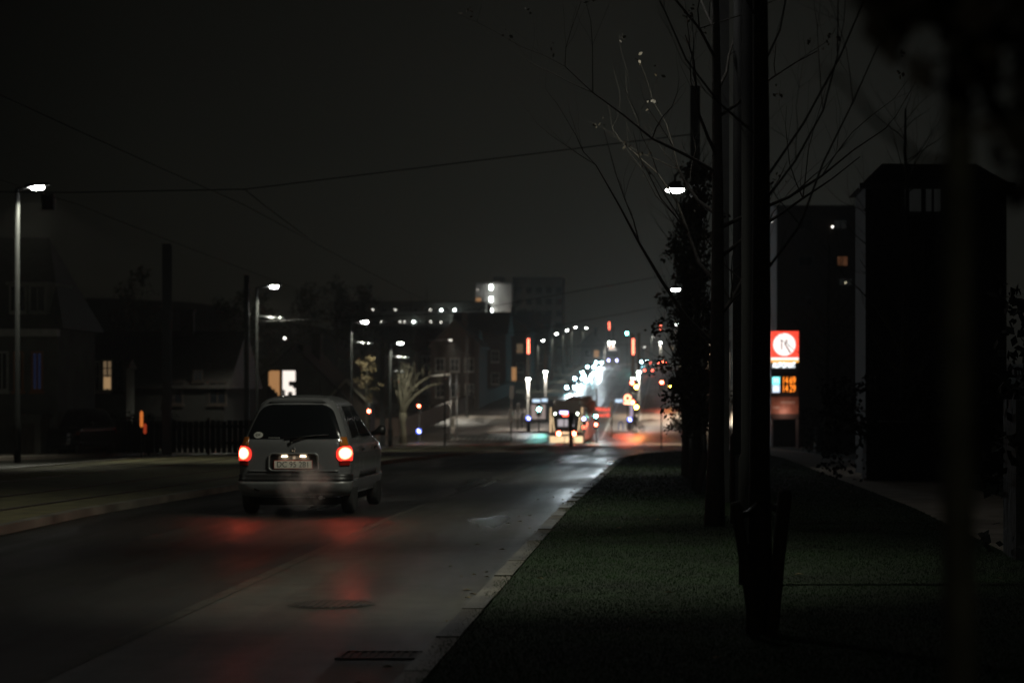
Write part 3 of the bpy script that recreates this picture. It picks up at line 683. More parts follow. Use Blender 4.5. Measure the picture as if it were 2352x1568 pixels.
for sg in (-1,1):
    obj('corner_pillar', MB().prismy([(sg*1.30,.95),(sg*1.18,.95),(sg*1.20,2.9),(sg*1.28,2.9)], -.04, .0), M['cream'], t)
    obj('windscreen_pillar', MB().prismy([(sg*.98,1.0),(sg*.90,1.0),(sg*1.05,2.2),(sg*1.12,2.2)], -.05, .0), M['cream'], t)
    obj('tail_light', MB().lathe([(.001,-.09),(.13,-.08),(.15,-.05),(.15,0)], c=(sg*.60,0,.86), axis='y', n=16), E['red'], t)
    obj('marker_lamp', MB().lathe([(.001,-.07),(.07,-.06),(.08,0)], c=(sg*.88,0,2.42), axis='y', n=12), em('marker', (.85,1,.8), 16) if sg < 0 else bpy.data.materials['marker'], t)
obj('rear_display', MB().box(-.52,.12,-.05,-.03,2.42,2.62), E['screen'], t)
obj('red_display', MB().box(-.28,.12,-.055,-.035,2.25,2.39), E['red_dim'], t)
obj('wiper', MB().tube([(-.2,-.06,1.2),(-.2,-.07,2.1)], .02, n=6), M['black'], t)
for sg in (1,-1): obj('mirror_arm', MB().tube([(sg*1.2,-.02,2.3),(sg*1.42,-.12,2.25),(sg*1.42,-.12,1.95)], .035, n=6), M['black'], t)
for k in range(5):
    y = 1.5+k*6; o = obj('roof_fairing', secs([(-1.05,3.04),(1.05,3.04),(.95,3.5),(-.95,3.5)], [(y,1),(y+4.6,1)]), M['tram_black'], t)
for k in range(3): obj('bogie', MB().box(-1.05,1.05,3+k*12,5.2+k*12,.06+gz(4+k*12),.4+gz(4+k*12)), M['black'], t)
obj('pantograph', MB().tube([(0,14,3.5+gz(14)),(0,12.5,4.3+gz(14)),(0,14,5.2+gz(14))], .04, n=6).tube([(-.8,14,5.22+gz(14)),(.8,14,5.22+gz(14))], .03, n=6), M['dark_steel'], t)
# red lettered message board beyond the tram
D = 196; p = W(1385, 946, D); gz0 = g(D)
t = thing('message_board', 'red lettered message board on a post beside the tram', 'message board', (p.x, D, gz0))
obj('post', MB().tube([(-.55,.2,0),(-.55,.2,4.6)], .06), M['dark_steel'], t)
obj('cabinet', MB().box(-.72,.66,0,.22,p.z-gz0-.48,p.z-gz0+.48), M['black'], t)
rl = em('board letters', (1,.12,.08), 1.3)
s = MB(); rr_ = random.Random(5)
for row, zz in enumerate((p.z-gz0+.26, p.z-gz0-.22)):
    x = -.64
    while x < .52:
        w_ = rr_.uniform(.06,.16); h_ = rr_.uniform(.24,.36); s.box(x, x+w_, -.02, 0, zz-.2, zz-.2+h_); x += w_+.035
obj('lit_rows', s, rl, t)
# ------------------------------------------------------------------ street lamps
def street_lamp(label, x, y, h, arm=.75, side=1, group='street lamps along the far carriageway', power=2600, sign_arm=False, r=.07, lens='lamp', light=True, col=(.97,.965,.78), curved=False, thick=None, aim=None, spot=2.25, pm_='black_paint'):
    t = thing('street_lamp', label, 'street lamp', (x, y, g(y)+.0), 0, group)
    r = thick or r
    obj('pole', MB().tube([(0,0,0),(0,0,1.1),(0,0,1.15),(0,0,h)], [r*1.35,r*1.35,r,r*.85], n=14), M[pm_], t, True)
    obj('base_door', MB().box(-r*.6,r*.6,-r*1.4-.01,-r*1.3,.35,.9), M['dark_steel'], t)
    if curved:
        obj('arm', MB().tube([(0,0,h),(0,0,h+.25),(side*.08,0,h+.42),(side*.3,0,h+.48),(side*arm*.7,0,h+.46),(side*arm,0,h+.30),(side*arm,0,h+.12)], r*.6, n=8), M['dark_steel'], t, True)
        hd = obj('lamp_head', MB().lathe([(.05,.16),(.12,.12),(.21,.0),(.22,-.02)], c=(side*arm,0,h+.02), n=18), M['dark_steel'], t, True)
        ln_ = obj('lens', MB().lathe([(.20,0),(.20,-.03),(.12,-.07),(.02,-.08)], c=(side*arm,0,h), n=16), E[lens], hd, True)
        lp = (side*arm, 0, h-.14)
    else:
        obj('arm', MB().tube([(0,0,h-.05),(side*arm,0,h+.06)], r*.5, n=8), M['steel'], t, True)
        hd = obj('lamp_head', MB().add([(side*(arm-.12),-.11,h+.03),(side*(arm+.55),-.13,h+.09),(side*(arm+.55),.13,h+.09),(side*(arm-.12),.11,h+.03),(side*(arm-.1),-.09,h+.14),(side*(arm+.5),-.09,h+.17),(side*(arm+.5),.09,h+.17),(side*(arm-.1),.09,h+.14)],
            [(0,3,2,1),(4,5,6,7),(0,1,5,4),(1,2,6,5),(2,3,7,6),(3,0,4,7)]), M['dark_steel'], t)
        ln_ = obj('lens', MB().lathe([(.001,-.10),(.09,-.085),(.12,-.04),(.12,.02)], c=(side*(arm+.2),0,h+.05), n=14), E[lens], hd, True)
        ln_.scale = (1.5,1,1); ln_.location = (-.5*side*(arm+.2),0,0)
        lp = (side*(arm+.2), 0, h-.12)
    if light: lamp('SPOT', lp, power, col, t, .12, spot=spot, blend=.35 if aim is None else 1, aim=aim)
    if sign_arm: # tram stop bracket lit from above
        z = h-1.6 if sign_arm is True else sign_arm
        a = obj('bracket', MB().tube([(0,0,z+.04),(side*.45,0,z),(side*1.1,0,z-.06)], [.035,.03,.05], n=8).cbox((side*1.0,0,z-.05),(.34,.08,.1)), M['steel'], t, True)
    return t
street_lamp('tall lamp in front of the dormered house, leftmost in the street', -18.0, 63, 7.55, arm=.35, sign_arm=False, power=5600)
t = thing('loudspeaker', 'black boxed loudspeaker hung beside the leftmost lamp head', 'loudspeaker', (-17.05, 62.6, g(63)+7.15)); 
obj('cabinet', MB().cbox((0,0,.0),(.34,.3,.42),.04), M['black'], t); obj('bracket', MB().tube([(0,0,.2),(-.5,.2,.45),(-.95,.4,.42)], .02, n=6), M['black'], t)
street_lamp('lamp with a bright bracket beneath its head, behind the car roof', -18.0, 99.5, 7.15, arm=.55, sign_arm=5.85, power=3600)
street_lamp('lamp with a lit bracket above the silver car, next to the thick lamp post', -18.0, 129, 7.1, arm=.55, sign_arm=5.95, power=3400)
t = street_lamp('thick lamp post with two stacked brackets beside the pollarded tree', -17.9, 146, 6.6, arm=.45, sign_arm=5.75, power=2600, lens='lamp_far', thick=.11)
obj('bracket', MB().tube([(0,0,4.75),(.3,0,4.85),(.6,0,4.8)], .05, n=8).lathe([(.02,0),(.2,-.02),(.2,-.12),(.02,-.16)], c=(.75,0,4.85), n=12), M['steel'], t, True)
obj('bracket_post', MB().tube([(.55,0,4.8),(.55,0,5.7)], .035, n=6), M['steel'], t)
street_lamp('curved arm lamp glowing in front of the bare tree crowns', .72, 50.3, 6.28, arm=.62, side=-1, power=2600, group='street lamps on the lawn side', r=.055, curved=True, aim=(-4.5,0,0), spot=1.9)
street_lamp('lamp glimpsed as a small white spot through the leafy column tree', .62, 100, 7.1, arm=.4, side=-1, power=3000, aim=(-5,0,0), spot=2.0, group='street lamps on the lawn side', r=.055, curved=True)
for i, (xd, yd) in enumerate(((1556,744),)):
    street_lamp('lamp glittering low through the lower twigs of the leafy column tree', WX(xd,150)+.5, 150, W(xd,yd,150).z-g(150), arm=.4, side=-1, power=230000, aim=(-8.7,30,1.6), spot=.72, col=(1,.84,.66), group='street lamps on the lawn side', r=.055, curved=True, lens='lamp_far')
for xd, yd, D, lb in ((1245.6,782.4,312,'lowest small street lamp in the row climbing the left of the hill'),(1276.7,767,350,'second small street lamp up the left side of the hill'),(1301,759,384,'third small street lamp up the left side of the hill, beside lit twigs'),
        (1320.6,751.7,419,'fourth small street lamp up the left side of the hill'),(1345.7,753.4,455,'farthest small street lamp on the left, right above the crest house')):
    street_lamp(lb, WX(xd,D)-.6, D, W(xd,yd,D).z-g(D), arm=.5, group='street lamps climbing the hill', lens='lamp_far', power=5500, r=.11, spot=1.75)
for xd, yd, D, lb in ((1496,774,420,'slim lamp right of the two dark stop masts'),(1476,797,440,'low pale lamp in the gap right of the two dark stop masts')):
    street_lamp(lb, WX(xd,D), D, W(xd,yd,D).z-g(D), arm=.2, side=1, group='street lamps climbing the hill', lens='gallery_dim', light=(yd < 790), power=2600, r=.09)
# the lamp that lights the kerb and cycle lane stands on the lawn, its head above the picture
street_lamp('slim steel lamp post on the lawn rising out of the picture beside the tied tree', .80, 26.6, 7.6, arm=1.2, side=-1, power=4600, group='street lamps on the lawn side', r=.078, curved=True, pm_='black_paint', aim=(-5.2,3.2,0), spot=1.5)
p_near = street_lamp('thick steel lamp post rising out of the picture beside the nearest tree trunk', .62, 18.2, 7.4, arm=2.3, side=-1, power=4300, group='street lamps on the lawn side', r=.058, curved=True, pm_='black_paint', aim=(-2.2,1.6,0), spot=1.3)
# ------------------------------------------------------------------ catenary poles and wires
def pole(label, x, y, h, w=.26, group='tramway poles', arm=None):
    t = thing('tramway_pole', label, 'pole', (x, y, g(y)), 0, group)
    s = MB(); e = .02                                  # H beam
    s.box(-w/2,w/2,-w/2,-w/2+e,0,h).box(-w/2,w/2,w/2-e,w/2,0,h).box(-.01,.01,-w/2+e,w/2-e,0,h)
    obj('column', s, M['dark_steel'], t); obj('base_plate', MB().cbox((0,0,.03),(w+.2,w+.2,.06)), M['steel'], t)
    obj('cap', MB().cbox((0,0,h+.02),(w+.02,w+.02,.04)), M['dark_steel'], t)
    if arm: obj('arm', MB().tube([(0,0,arm[1]),(arm[0],0,arm[1]+.2)], .04, n=8), M['dark_steel'], t)
    return t
pole('dark tramway pole in front of the garden with the orange lights', -17.4, 79, 7.3, .28)
pole('dark tramway pole directly beside the second bright bracket lamp', -18.35, 99, 7.6, .2)
pole('dark tramway pole just in front of the thick lamp post', -18.15, 144, 6.5, .30)
pole('dark tramway pole beyond the lawn trees carrying the high span wire', .55, 51, 8.6, .22)
pole('dark tramway pole among the lawn trees beside the tied one', .72, 32, 7.4, .2)
pole('thin dark pole to the right of the pollarded tree', -15.4, 156, 5.0, .12)
pole('slim dark pole with a pale light line before the terrace', -21.2, 238, 8.2, .2)
def wire(label, pts, r=.008, sag=0, n=14):
    P = [Vector(p) for p in pts]; q = []
    for a, b in zip(P[:-1], P[1:]):
        for i in range(n): u = i/n; v = a.lerp(b, u); v.z -= sag*4*u*(1-u); q.append(v)
    q.append(P[-1])
    return tag(obj('overhead_wire', MB().tube(q, r, n=5), M['wire'], None, True), label, 'wire', 'overhead tram wires')
cz = lambda y: g(y)+6.0
wire('contact wire of the right track running down toward the tram', [(-9.5,14,cz(14)),(-9.5,51,cz(51)),(-9.5,100,cz(100)),(-9.5,145,cz(145)),(-8.6,206,cz(206)),(-8.6,300,cz(300)),(-8.6,450,cz(450))], .008, .06)
wire('contact wire of the left track running past the leftmost lamp', [(-13.2,25,cz(25)),(-13.2,51,cz(51)),(-13.2,100,cz(100)),(-13.2,145,cz(145)),(-13.0,206,cz(206))], .008, .06)
wire('high span wire crossing the sky from the left lamp to the lawn pole', [(-20.2,51,6.1),(-13.4,51,6.05),(-9.5,51,6.12),(.5,51,7.35)], .013)
wire('short dropper below the middle of the high span wire', [(-9.5,51,6.12),(-9.35,52.5,5.9),(-9.5,60,5.62)], .012)
wire('span wire crossing in front of the apartment block', [(-18.1,99,4.6),(-9.5,100,5.0),(-.2,101,6.7)], .014)
wire('lower span wire crossing below the apartment block roof', [(-18,144,4.3),(-9.5,145,5.3),(-1.0,146,6.9)], .016)
wire('far span wire sagging across the hill street', [(WX(1245,260),260,W(1245,800,260).z),(WX(1400,260),260,W(1400,792,260).z),(WX(1560,260),260,W(1560,790,260).z)], .022)
# ------------------------------------------------------------------ tram stop masts with a red light bar and a lit shaft
def mast(label, xd, D, ytop, bar, ylamp, w=.32, light=True, off=0):
    x = WX(xd, D); gz0 = g(D); z = lambda yd: W(xd, yd, D).z-gz0
    t = thing('stop_mast', label, 'mast', (x, D, gz0), 0, 'tram stop masts')
    h = z(ytop); zl = z(ylamp)
    obj('shaft', MB().cbox((0,.12,zl/2),(.2,.2,zl),.03), M['trim'], t)  # white lower part: lamplight put into the colour of a dark mast
    obj('upper_shaft', MB().cbox((0,.14,(zl+h)/2+.15),(w,.26,h-zl-.3),.05), M['dark_steel'], t)
    if bar: obj('light_bar', MB().cbox((.04+off,-.02,(z(bar[0])+z(bar[1]))/2),(.2,.06,z(bar[0])-z(bar[1])),.02), E['bar'], t)
    hd = obj('lamp_ring', MB().lathe([(.08,.10),(.22,.06),(.24,0),(.2,-.02)], c=(0,.1,zl+.1), n=16), M['dark_steel'], t, True)
    obj('lens', MB().lathe([(.17,0),(.19,-.1),(.02,-.14)], c=(0,.02,zl+.08), n=14), E['lamp_far'], hd, True)
    if light: lamp('SPOT', (0,-.36,zl+.0), 4500, (1,.93,.85), t, .08, spot=2.7, blend=.5)
    return t
mast('stop mast with a red light bar left of the tram, before the terrace', 1212.8, 216, 770, (778,812), 871)
mast('stop mast with a lit white shaft up the pavement beside the blue lamp', 1252.7, 250, 800, None, 854, light=True)
mast('stop mast with a red light bar, left one of the dark pair beyond the tram', 1453.4, 219, 766, (778,814), 870)
mast('stop mast with no red bar, right one of the dark pair beyond the tram', 1467, 226, 764, None, 855)
mast('far stop mast with a red light bar above the crest, nearly over the bus', 1399, 446, 735, (739.5,757), 786, w=.3)
mast('far stop mast with a red light bar and pale lamp, right of the dark pair', 1517, 446, 736, (741,758), 787, w=.3)
mast('plain far mast with pale lamp beside the one over the bus', 1409, 448, 752, None, 786, w=.3)
# ------------------------------------------------------------------ signals
def signal(label, xd, D, heads, name='traffic_signal', ztop=None, group='traffic signals at the junction', away=False, sx=1., light=0, r=.055):
    """heads: (height above ground, colour key or None, sideways shift, which lens of three is lit)"""
    x = WX(xd, D); t = thing(name, label, 'traffic signal', (x, D, g(D)), 0, group)
    top = ztop or max(h[0] for h in heads)+.5
    obj('post', MB().tube([(0,.12,0),(0,.12,top)], r, n=10), M['dark_steel'], t, True)
    for (z, colr, dx, which) in heads:
        s = MB().cbox((dx,.0,z+(.25*(which-1))),(.30*sx,.2,.86*sx),.03)
        hd = obj('signal_head', s, M['black'], t)
        if dx: obj('bracket', MB().tube([(0,.12,z),(dx,.08,z)], .025, n=6), M['dark_steel'], t)
        if away: continue
        for k in range(3):
            zz = z+.25*(which-k)*sx
            lit = (k == which)
            o = obj('lens', MB().lathe([(.10*sx,0),(.09*sx,-.015),(.001,-.025)], c=(dx,-.102,zz), axis='y', n=14), E[colr] if lit and colr else M['black'], hd, True)
            vs = MB(); n = 10
            for q in range(n+1):
                a = PI*(-.12+1.24*q/n); 
                vs.v += [(dx+.115*sx*math.cos(a), -.10, zz+.115*sx*math.sin(a)),(dx+.115*sx*math.cos(a), -.28, zz+.115*sx*math.sin(a)-.02)]
            vs.f = [(2*q,2*q+1,2*q+3,2*q+2) for q in range(n)]; obj('hood', vs, M['black'], hd)
        if light and colr: lamp('SPOT', (dx,-.3,z), light*(.12 if colr == 'amber' else .8), {'red':(1,.12,.06),'red_dim':(1,.12,.06),'amber':(1,.5,.08),'green':(.2,1,.85)}[colr], t, .09, spot=2.4, blend=1, aim=(dx,-10,-.8))
    return t
signal('red signal beside the pale roof corner, left of the pollarded tree', 847.5, 146.5, [(2.3,'red',0,0)])
signal('red signal on its own post right of the pollarded tree', 962.5, 190, [(3.05,'red',0,0)])
signal('dark signal seen from behind with two boxes, left of the platform', 1173.6, 190, [(2.3,None,0,1),(4.2,None,.05,1)], away=True, sx=1.2)
signal('small dark signal seen from behind next to the platform edge', 1189, 215, [(2.2,None,.05,1)], away=True, sx=1.0)
signal('green signal in front of the lit tram shelter', 1237.7, 213, [(2.15,'green',0,1)], light=900, sx=1.5)
signal('low tram signal with a bluish lens above red, hugging the tram corner', 1341, 176, [(2.0,'bluewhite',0,1),(1.35,'red_dim',0,1)], name='tram_signal', sx=1.0)
signal('low post right of the tram with green lens above a red one', 1369, 190, [(2.2,'green',0,1),(1.5,'red',0,1)], sx=1.1, light=500)
signal('tall island signal showing red and amber on two levels beside the ring sign', 1453.7, 216.5, [(4.5,'red',-.08,0),(4.1,'amber',.32,1),(2.65,'red',-.02,0),(2.2,'amber',.34,1)], light=2600, r=.07, sx=1.5)
signal('roadside signal showing red and amber side by side, nearer the lawn', 1528, 260, [(2.9,'red',-.4,0),(2.5,'amber',.55,1)], light=2000, sx=1.6)
signal('red signal high above the right lane below the far light bar', 1521.6, 300, [(4.2,'red',0,0)], light=0)
signal('double red signal glimmering through the leafy column tree', 1571, 150, [(4.45,'red_dim',0,0),(3.9,'red_dim',.02,0)])
signal('teal green signal hanging over the lane left of the dark mast pair', 1440, 420, [(6.4,'green',0,1)], sx=1.8)
signal('dark unlit signal in the middle of the road beyond the tram', 1405, 205, [(2.7,None,-.05,1)], away=True)
# signal post in front of the tram
D = 150; x = WX(1312, D)
t = thing('signal_pedestal', 'dark signal pedestal with a boxed head standing before the tram', 'signal post', (x, D, g(D)))
obj('post', MB().cbox((-.02,0,.72),(.25,.22,1.44),.05), M['black'], t)
o = obj('signal_box', MB().cbox((0,0,1.78),(.34,.26,.68),.08), M['black'], t); bevel(o,.04)
obj('cap', MB().lathe([(.15,0),(.12,.08),(.03,.12)], c=(0,0,2.12), n=12), M['black'], t, True)
# keep-right bollards with a lit blue sign
def bollard(label, xd, D, yl, h=None):
    x = WX(xd, D); t = thing('island_bollard', label, 'bollard', (x, D, g(D)+.12), 0, 'lit blue island bollards'); z = W(xd, yl, D).z-g(D)-.12
    obj('post', MB().cbox((0,0,z/2-.1),(.32,.2,z-.2),.06), M['black'], t)
    hd = obj('sign_housing', MB().lathe([(.21,.06),(.23,.03),(.23,-.03),(.21,-.05)], c=(0,0,z), axis='y', n=22), M['black'], t, True)
    obj('blue_face', MB().disc((0,-.055,z), .205, 22), em('blue sign', (.10,.16,1), 4.5) if 'blue sign' not in bpy.data.materials else bpy.data.materials['blue sign'], hd)
    obj('arrow', MB().prismy([(-.11,z+.11),(-.08,z+.14),(.06,z-.0),(.11,z+.05),(.13,z-.13),(-.05,z-.11),(.0,z-.06)], -.066,-.058), em('white arrow', (.8,.85,1), 9) if 'white arrow' not in bpy.data.materials else bpy.data.materials['white arrow'], hd)
    lamp('POINT', (0,-.35,z), 26, (.3,.3,1), t, .08)
    return t
bollard('lit blue bollard under the red signal right of the pollarded tree', 962, 190, 989.6)
bollard('lit blue bollard at the foot of the stop mast left of the tram', 1213.6, 212.5, 960)
bollard('lit blue bollard below the red ring sign', 1446.5, 214.5, 963)
# red ring sign, plate and lit panel
D = 215.5; p = W(1441.5, 914, D); gz0 = g(D)
t = thing('ring_sign', 'glowing red ring sign over a red bar on a slim island post', 'sign', (p.x, D, gz0)); zz = p.z-gz0
obj('post', MB().tube([(0,.1,0),(0,.1,zz)], .05, n=8), M['dark_steel'], t)
obj('backing', MB().lathe([(.36,.04),(.40,.02),(.40,-.01)], c=(0,0,zz), axis='y', n=28), M['black'], t, True)
obj('red_ring', MB().ring((0,-.02,zz), .19,.34,-.02,.0), em('ring red', (1,.30,.16), 7), t)
obj('lower_bar', MB().box(-.36,.26,-.03,.0,zz-.56,zz-.42), em('bar red', (1,.40,.24), 6), t)
obj('white_panel', MB().cbox((-.80,0,zz-.25),(.72,.06,.30),.02), E['cool'], t)
lamp('SPOT', (0,-.4,zz), 1500, (1,.13,.06), t, .3, spot=2.6, blend=1, aim=(0,-10,-1.5))
t = thing('information_column', 'pale lavender lit column between the ring sign and blue bollard', 'column', (WX(1450.5,215.8),215.8,g(216)))
obj('lit_panel', MB().cbox((0,-.06,1.75),(.26,.02,1.1)), em('lavender panel', (.75,.62,.9), .55), t); obj('casing', MB().cbox((0,.02,1.25),(.34,.14,2.5),.03), M['steel'], t)
t = thing('lettered_board', 'small red board with a bright S above the white bus', 'sign', (WX(1404.3,440),440,g(440)))
zz = W(1404,800.7,440).z-g(440)
obj('post', MB().tube([(0,.1,0),(0,.1,zz)], .07, n=8), M['dark_steel'], t); obj('red_board', MB().box(-.42,.42,0,.1,zz-.5,zz+.5), em('red board', (1,.08,.05), .8), t)
text('letter', 'S', 1.15, em('board letter', (1,.55,.4), 5), (0,-.03,zz), t, .02)
# ------------------------------------------------------------------ tram shelter, rack, bicycle, rider
D = 224; t = thing('tram_shelter', 'glass tram shelter with a bright panel under its roof', 'shelter', (WX(1240,D), D, g(D)+.14)); k = D/F
obj('roof', MB().box(-1.5,1.6,-.8,1.2,2.55,2.67), M['dark_steel'], t)
for x in (-1.3,1.4): obj('upright', MB().box(x-.04,x+.04,.9,1.0,0,2.55), M['steel'], t)
obj('lit_panel', MB().box(-.7,.05,-.4,-.33,2.15,2.45).box(.2,.75,-.4,-.33,2.2,2.5), E['cool'], t)
obj('back_glass', MB().box(-1.26,1.36,.93,.96,.3,2.3), M['pane_dark'], t)
obj('poster', MB().box(-.9,.5,.84,.90,.5,1.9), em('poster', (.9,.72,.66), .34), t); obj('bench', MB().box(-.9,1,.5,.85,.42,.48), M['stake'], t)
lamp('AREA', (0,0,2.5), 160, (1,.9,.85), t, 1.2)
def bicycle(label, loc, rz):
    t = thing('bicycle', label, 'bicycle', loc, rz)
    for x in (-.52,.54):
        w = obj('wheel', MB().ring((x,0,.34), .30,.345,-.02,.02,n=24), M['rubber'], t, True); s = MB()
        for q in range(8): a = PI*q/8; s.tube([(x-.31*math.cos(a),0,.34-.31*math.sin(a)),(x+.31*math.cos(a),0,.34+.31*math.sin(a))], .004, n=4)
        obj('spokes', s, M['steel'], w)
    obj('frame', MB().tube([(-.52,0,.34),(-.08,0,.30),(.38,0,.80),(.40,0,.92)],.02,n=6).tube([(-.08,0,.30),(-.2,0,.86)],.02,n=6).tube([(-.2,0,.80),(.37,0,.78)],.018,n=6).tube([(-.52,0,.34),(-.18,0,.78)],.014,n=6).tube([(.38,0,.80),(.54,0,.34)],.016,n=6), M['dark_steel'], t, True)
    obj('handlebar', MB().tube([(.3,-.28,.98),(.42,-.15,1.0),(.42,.15,1.0),(.3,.28,.98)],.014,n=6).tube([(.40,0,.9),(.42,0,1.0)],.016,n=6), M['steel'], t, True)
    obj('saddle', MB().add([(-.34,-.08,.9),(-.34,.08,.9),(-.06,.02,.9),(-.06,-.02,.9),(-.34,-.09,.94),(-.34,.09,.94),(-.06,.02,.93),(-.06,-.02,.93)],[(0,1,2,3),(4,5,6,7),(0,1,5,4),(1,2,6,5),(2,3,7,6),(3,0,4,7)]), M['black'], t)
    return t
def person(label, loc, rz, pts, edges, radii, hairz):
    t = thing('person', label, 'person', loc, rz)
    m = bpy.data.meshes.new('body'); m.from_pydata(pts, edges, []); o = bpy.data.objects.new('body', m); COL.objects.link(o); o.parent = t
    sk = o.modifiers.new('s','SKIN'); m.skin_vertices[0].data[0].use_root = True
    for v, r in zip(m.skin_vertices[0].data, radii): v.radius = (r, r)
    sb = o.modifiers.new('ss','SUBSURF'); sb.levels = sb.render_levels = 2; m.materials.append(M['cloth'])
    obj('hair', MB().lathe([(.11,-.02),(.108,.04),(.08,.09),(.02,.115)], c=hairz, n=14), M['hair'], t, True)
    return t
bx, by = WX(1462,212.5), 212.5
bicycle('dark bicycle held at the island kerb below the amber lamps', (bx+.35,by,g(by)+.0), PI*.35)
pp = [(0,0,.92),(0,0,1.15),(0,.02,1.42),(0,.04,1.54),(0,.06,1.66),(0,.06,1.76), (.10,0,.88),(.11,.02,.48),(.11,-.02,.07),(.11,.13,.04), (-.10,0,.88),(-.12,.05,.48),(-.12,.02,.07),(-.12,.17,.04),
      (.19,.01,1.40),(.26,.10,1.14),(.24,.30,1.0),(.23,.37,.98), (-.19,.01,1.40),(-.25,.02,1.12),(-.24,.08,.86),(-.24,.10,.78)]
ee = [(0,1),(1,2),(2,3),(3,4),(4,5),(0,6),(6,7),(7,8),(8,9),(0,10),(10,11),(11,12),(12,13),(2,14),(14,15),(15,16),(16,17),(2,18),(18,19),(19,20),(20,21)]
rr = [.15,.14,.16,.065,.10,.085,.10,.075,.055,.045,.10,.075,.055,.045,.075,.055,.045,.035,.075,.055,.045,.035]
person('person in dark clothing standing with a bicycle below the amber lamps', (bx-.15,by-.35,g(by)), .2, pp, ee, rr, (0,.06,1.74))
person('person in dark clothing waiting on the platform beside the shelter', (WX(1200,218),218,g(218)+.14), 1.2, pp, ee, rr, (0,.06,1.74))
t = thing('cycle_rack', 'small blue hoop rack on the island left of the ring sign', 'rack', (WX(1426,215),215,g(215)+.12))
obj('hoop', MB().tube([(-.2,0,0),(-.2,0,.55),(-.1,0,.75),(.1,0,.75),(.2,0,.55),(.2,0,0)], .06, n=8), pm('blue paint', (.08,.16,.40), .4), t, True)
t = thing('sign_post', 'thin bare sign post on the pale corner right of the island', 'sign post', (WX(1519,120),120,g(120)))
obj('post', MB().tube([(0,0,0),(0,0,2.25)], .035, n=8), M['dark_steel'], t); obj('small_plate', MB().box(-.04,.04,-.05,-.04,1.9,2.25), M['dark_steel'], t)
# mast arm with a lit boom right of the pollarded tree
D = 200; t = thing('gantry_arm', 'pale horizontal arm on posts lit from above near the pollarded tree', 'gantry', (WX(1012,D), D, g(D)))
z0 = W(1012,862,D).z-g(D); obj('boom', MB().tube([(-1.0,0,z0-.05),(0,0,z0),(.85,0,z0+.12)], [.05,.09,.07], n=8), M['trim'], t, True)
for x in (.85,1.4): obj('post', MB().tube([(x,0.05,0),(x,.05,z0+.12)], .07, n=8), M['steel'], t, True)
lamp('POINT', (-.2,-.8,z0+1.3), 300, (1,.92,.8), t, .1)
t = thing('wall_box', 'pale electric cabinet against the brown garden wall', 'cabinet', (WX(1040,212), 212, g(212))); obj('casing', MB().cbox((0,0,.9+.0),(.42,.3,1.1),.03), M['trim'], t); obj('foot', MB().cbox((0,0,.17),(.36,.26,.35)), M['concrete'], t); obj('door', MB().box(-.17,.17,-.165,-.15,.5,1.35), M['plaster'], t)
# ------------------------------------------------------------------ filling station sign
D = 120; x0 = WX(1801.5, D); gz0 = g(D)
t = thing('price_sign', 'tall lit filling station sign with a K in a white circle and orange prices', 'sign', (x0, D, gz0)); zc = lambda yd: W(0, yd, D).z-gz0; w = .75
obj('cabinet', MB().box(-w,w,.0,.34,zc(962),zc(760)), M['dark_steel'], t)
obj('red_panel', MB().box(-w,w,-.03,-.002,zc(821),zc(760.5)), E['sign_red'], t)
kz = zc(791); hd = obj('white_circle', MB().lathe([(.585,-.033),(.585,-.046),(.001,-.046)], c=(0,0,kz), axis='y', n=40), E['sign_white'], t)
kr = em('letter red', (1,.12,.07), .22)
obj('letter_mark', MB().box(-.18,-.115,-.062,-.05,kz-.27,kz+.26).prismy([(.12,kz+.26),(.20,kz+.26),(.06,kz+.02),(.36,kz-.42),(.29,kz-.47),(-.02,kz+.02)], -.062,-.05), kr, hd)
obj('white_stripe', MB().box(-w,w,-.035,-.002,zc(826.5),zc(821)), E['sign_white'], t); obj('yellow_stripe', MB().box(-w,w,-.035,-.002,zc(832.5),zc(826.5)), E['sign_yellow'], t)
text('strip_lettering', 'AUTOMAT', .40, em('strip white', (.9,.97,1), 4), (-.02,-.03,zc(839)), t, .01, sx=.62)
for i, (yd, a, b) in enumerate(((874,'95','1469'),(892.5,'D','1429'))):
    obj('fuel_square', MB().box(-.63,-.24,-.03,-.002,zc(yd)-.195,zc(yd)+.195), E['sign_cyan' if i == 0 else 'sign_grey'], t)
    text('fuel_lettering', a, .33, E['sign_white'], (-.435,-.04,zc(yd)), t, .004)
    text('price_lettering', b[:2], .53, E['digits'], (.04,-.03,zc(yd)), t, .006, sx=.62); text('price_lettering', b[2:], .53, E['digits'], (.43,-.03,zc(yd)), t, .006, sx=.62)
obj('lower_panel', MB().box(-w,w,-.03,-.002,zc(950),zc(911)), pm('brown panel', (.26,.15,.11), .4), t); obj('panel_line', MB().box(-.2,.55,-.04,-.031,zc(926),zc(921)).box(-.6,-.25,-.04,-.031,zc(938),zc(933)), M['trim'], t)
for x in (-.68,.68): obj('leg', MB().cbox((x,.17,zc(962)/2),(.12,.12,zc(962))), M['steel'], t)
lamp('AREA', (0,-.9,zc(945)), 30, (1,.45,.32), t, 1.2, rot=(PI/2,0,0))
t = tag(obj('low_wall', MB().box(WX(1775,126),WX(1868,126),126,126.3,g(126),g(126)+1.55).box(WX(1772,126),WX(1871,126),125.94,126.36,g(126)+1.55,g(126)+1.62), M['brick']), 'low brown wall behind the filling station sign', 'wall')
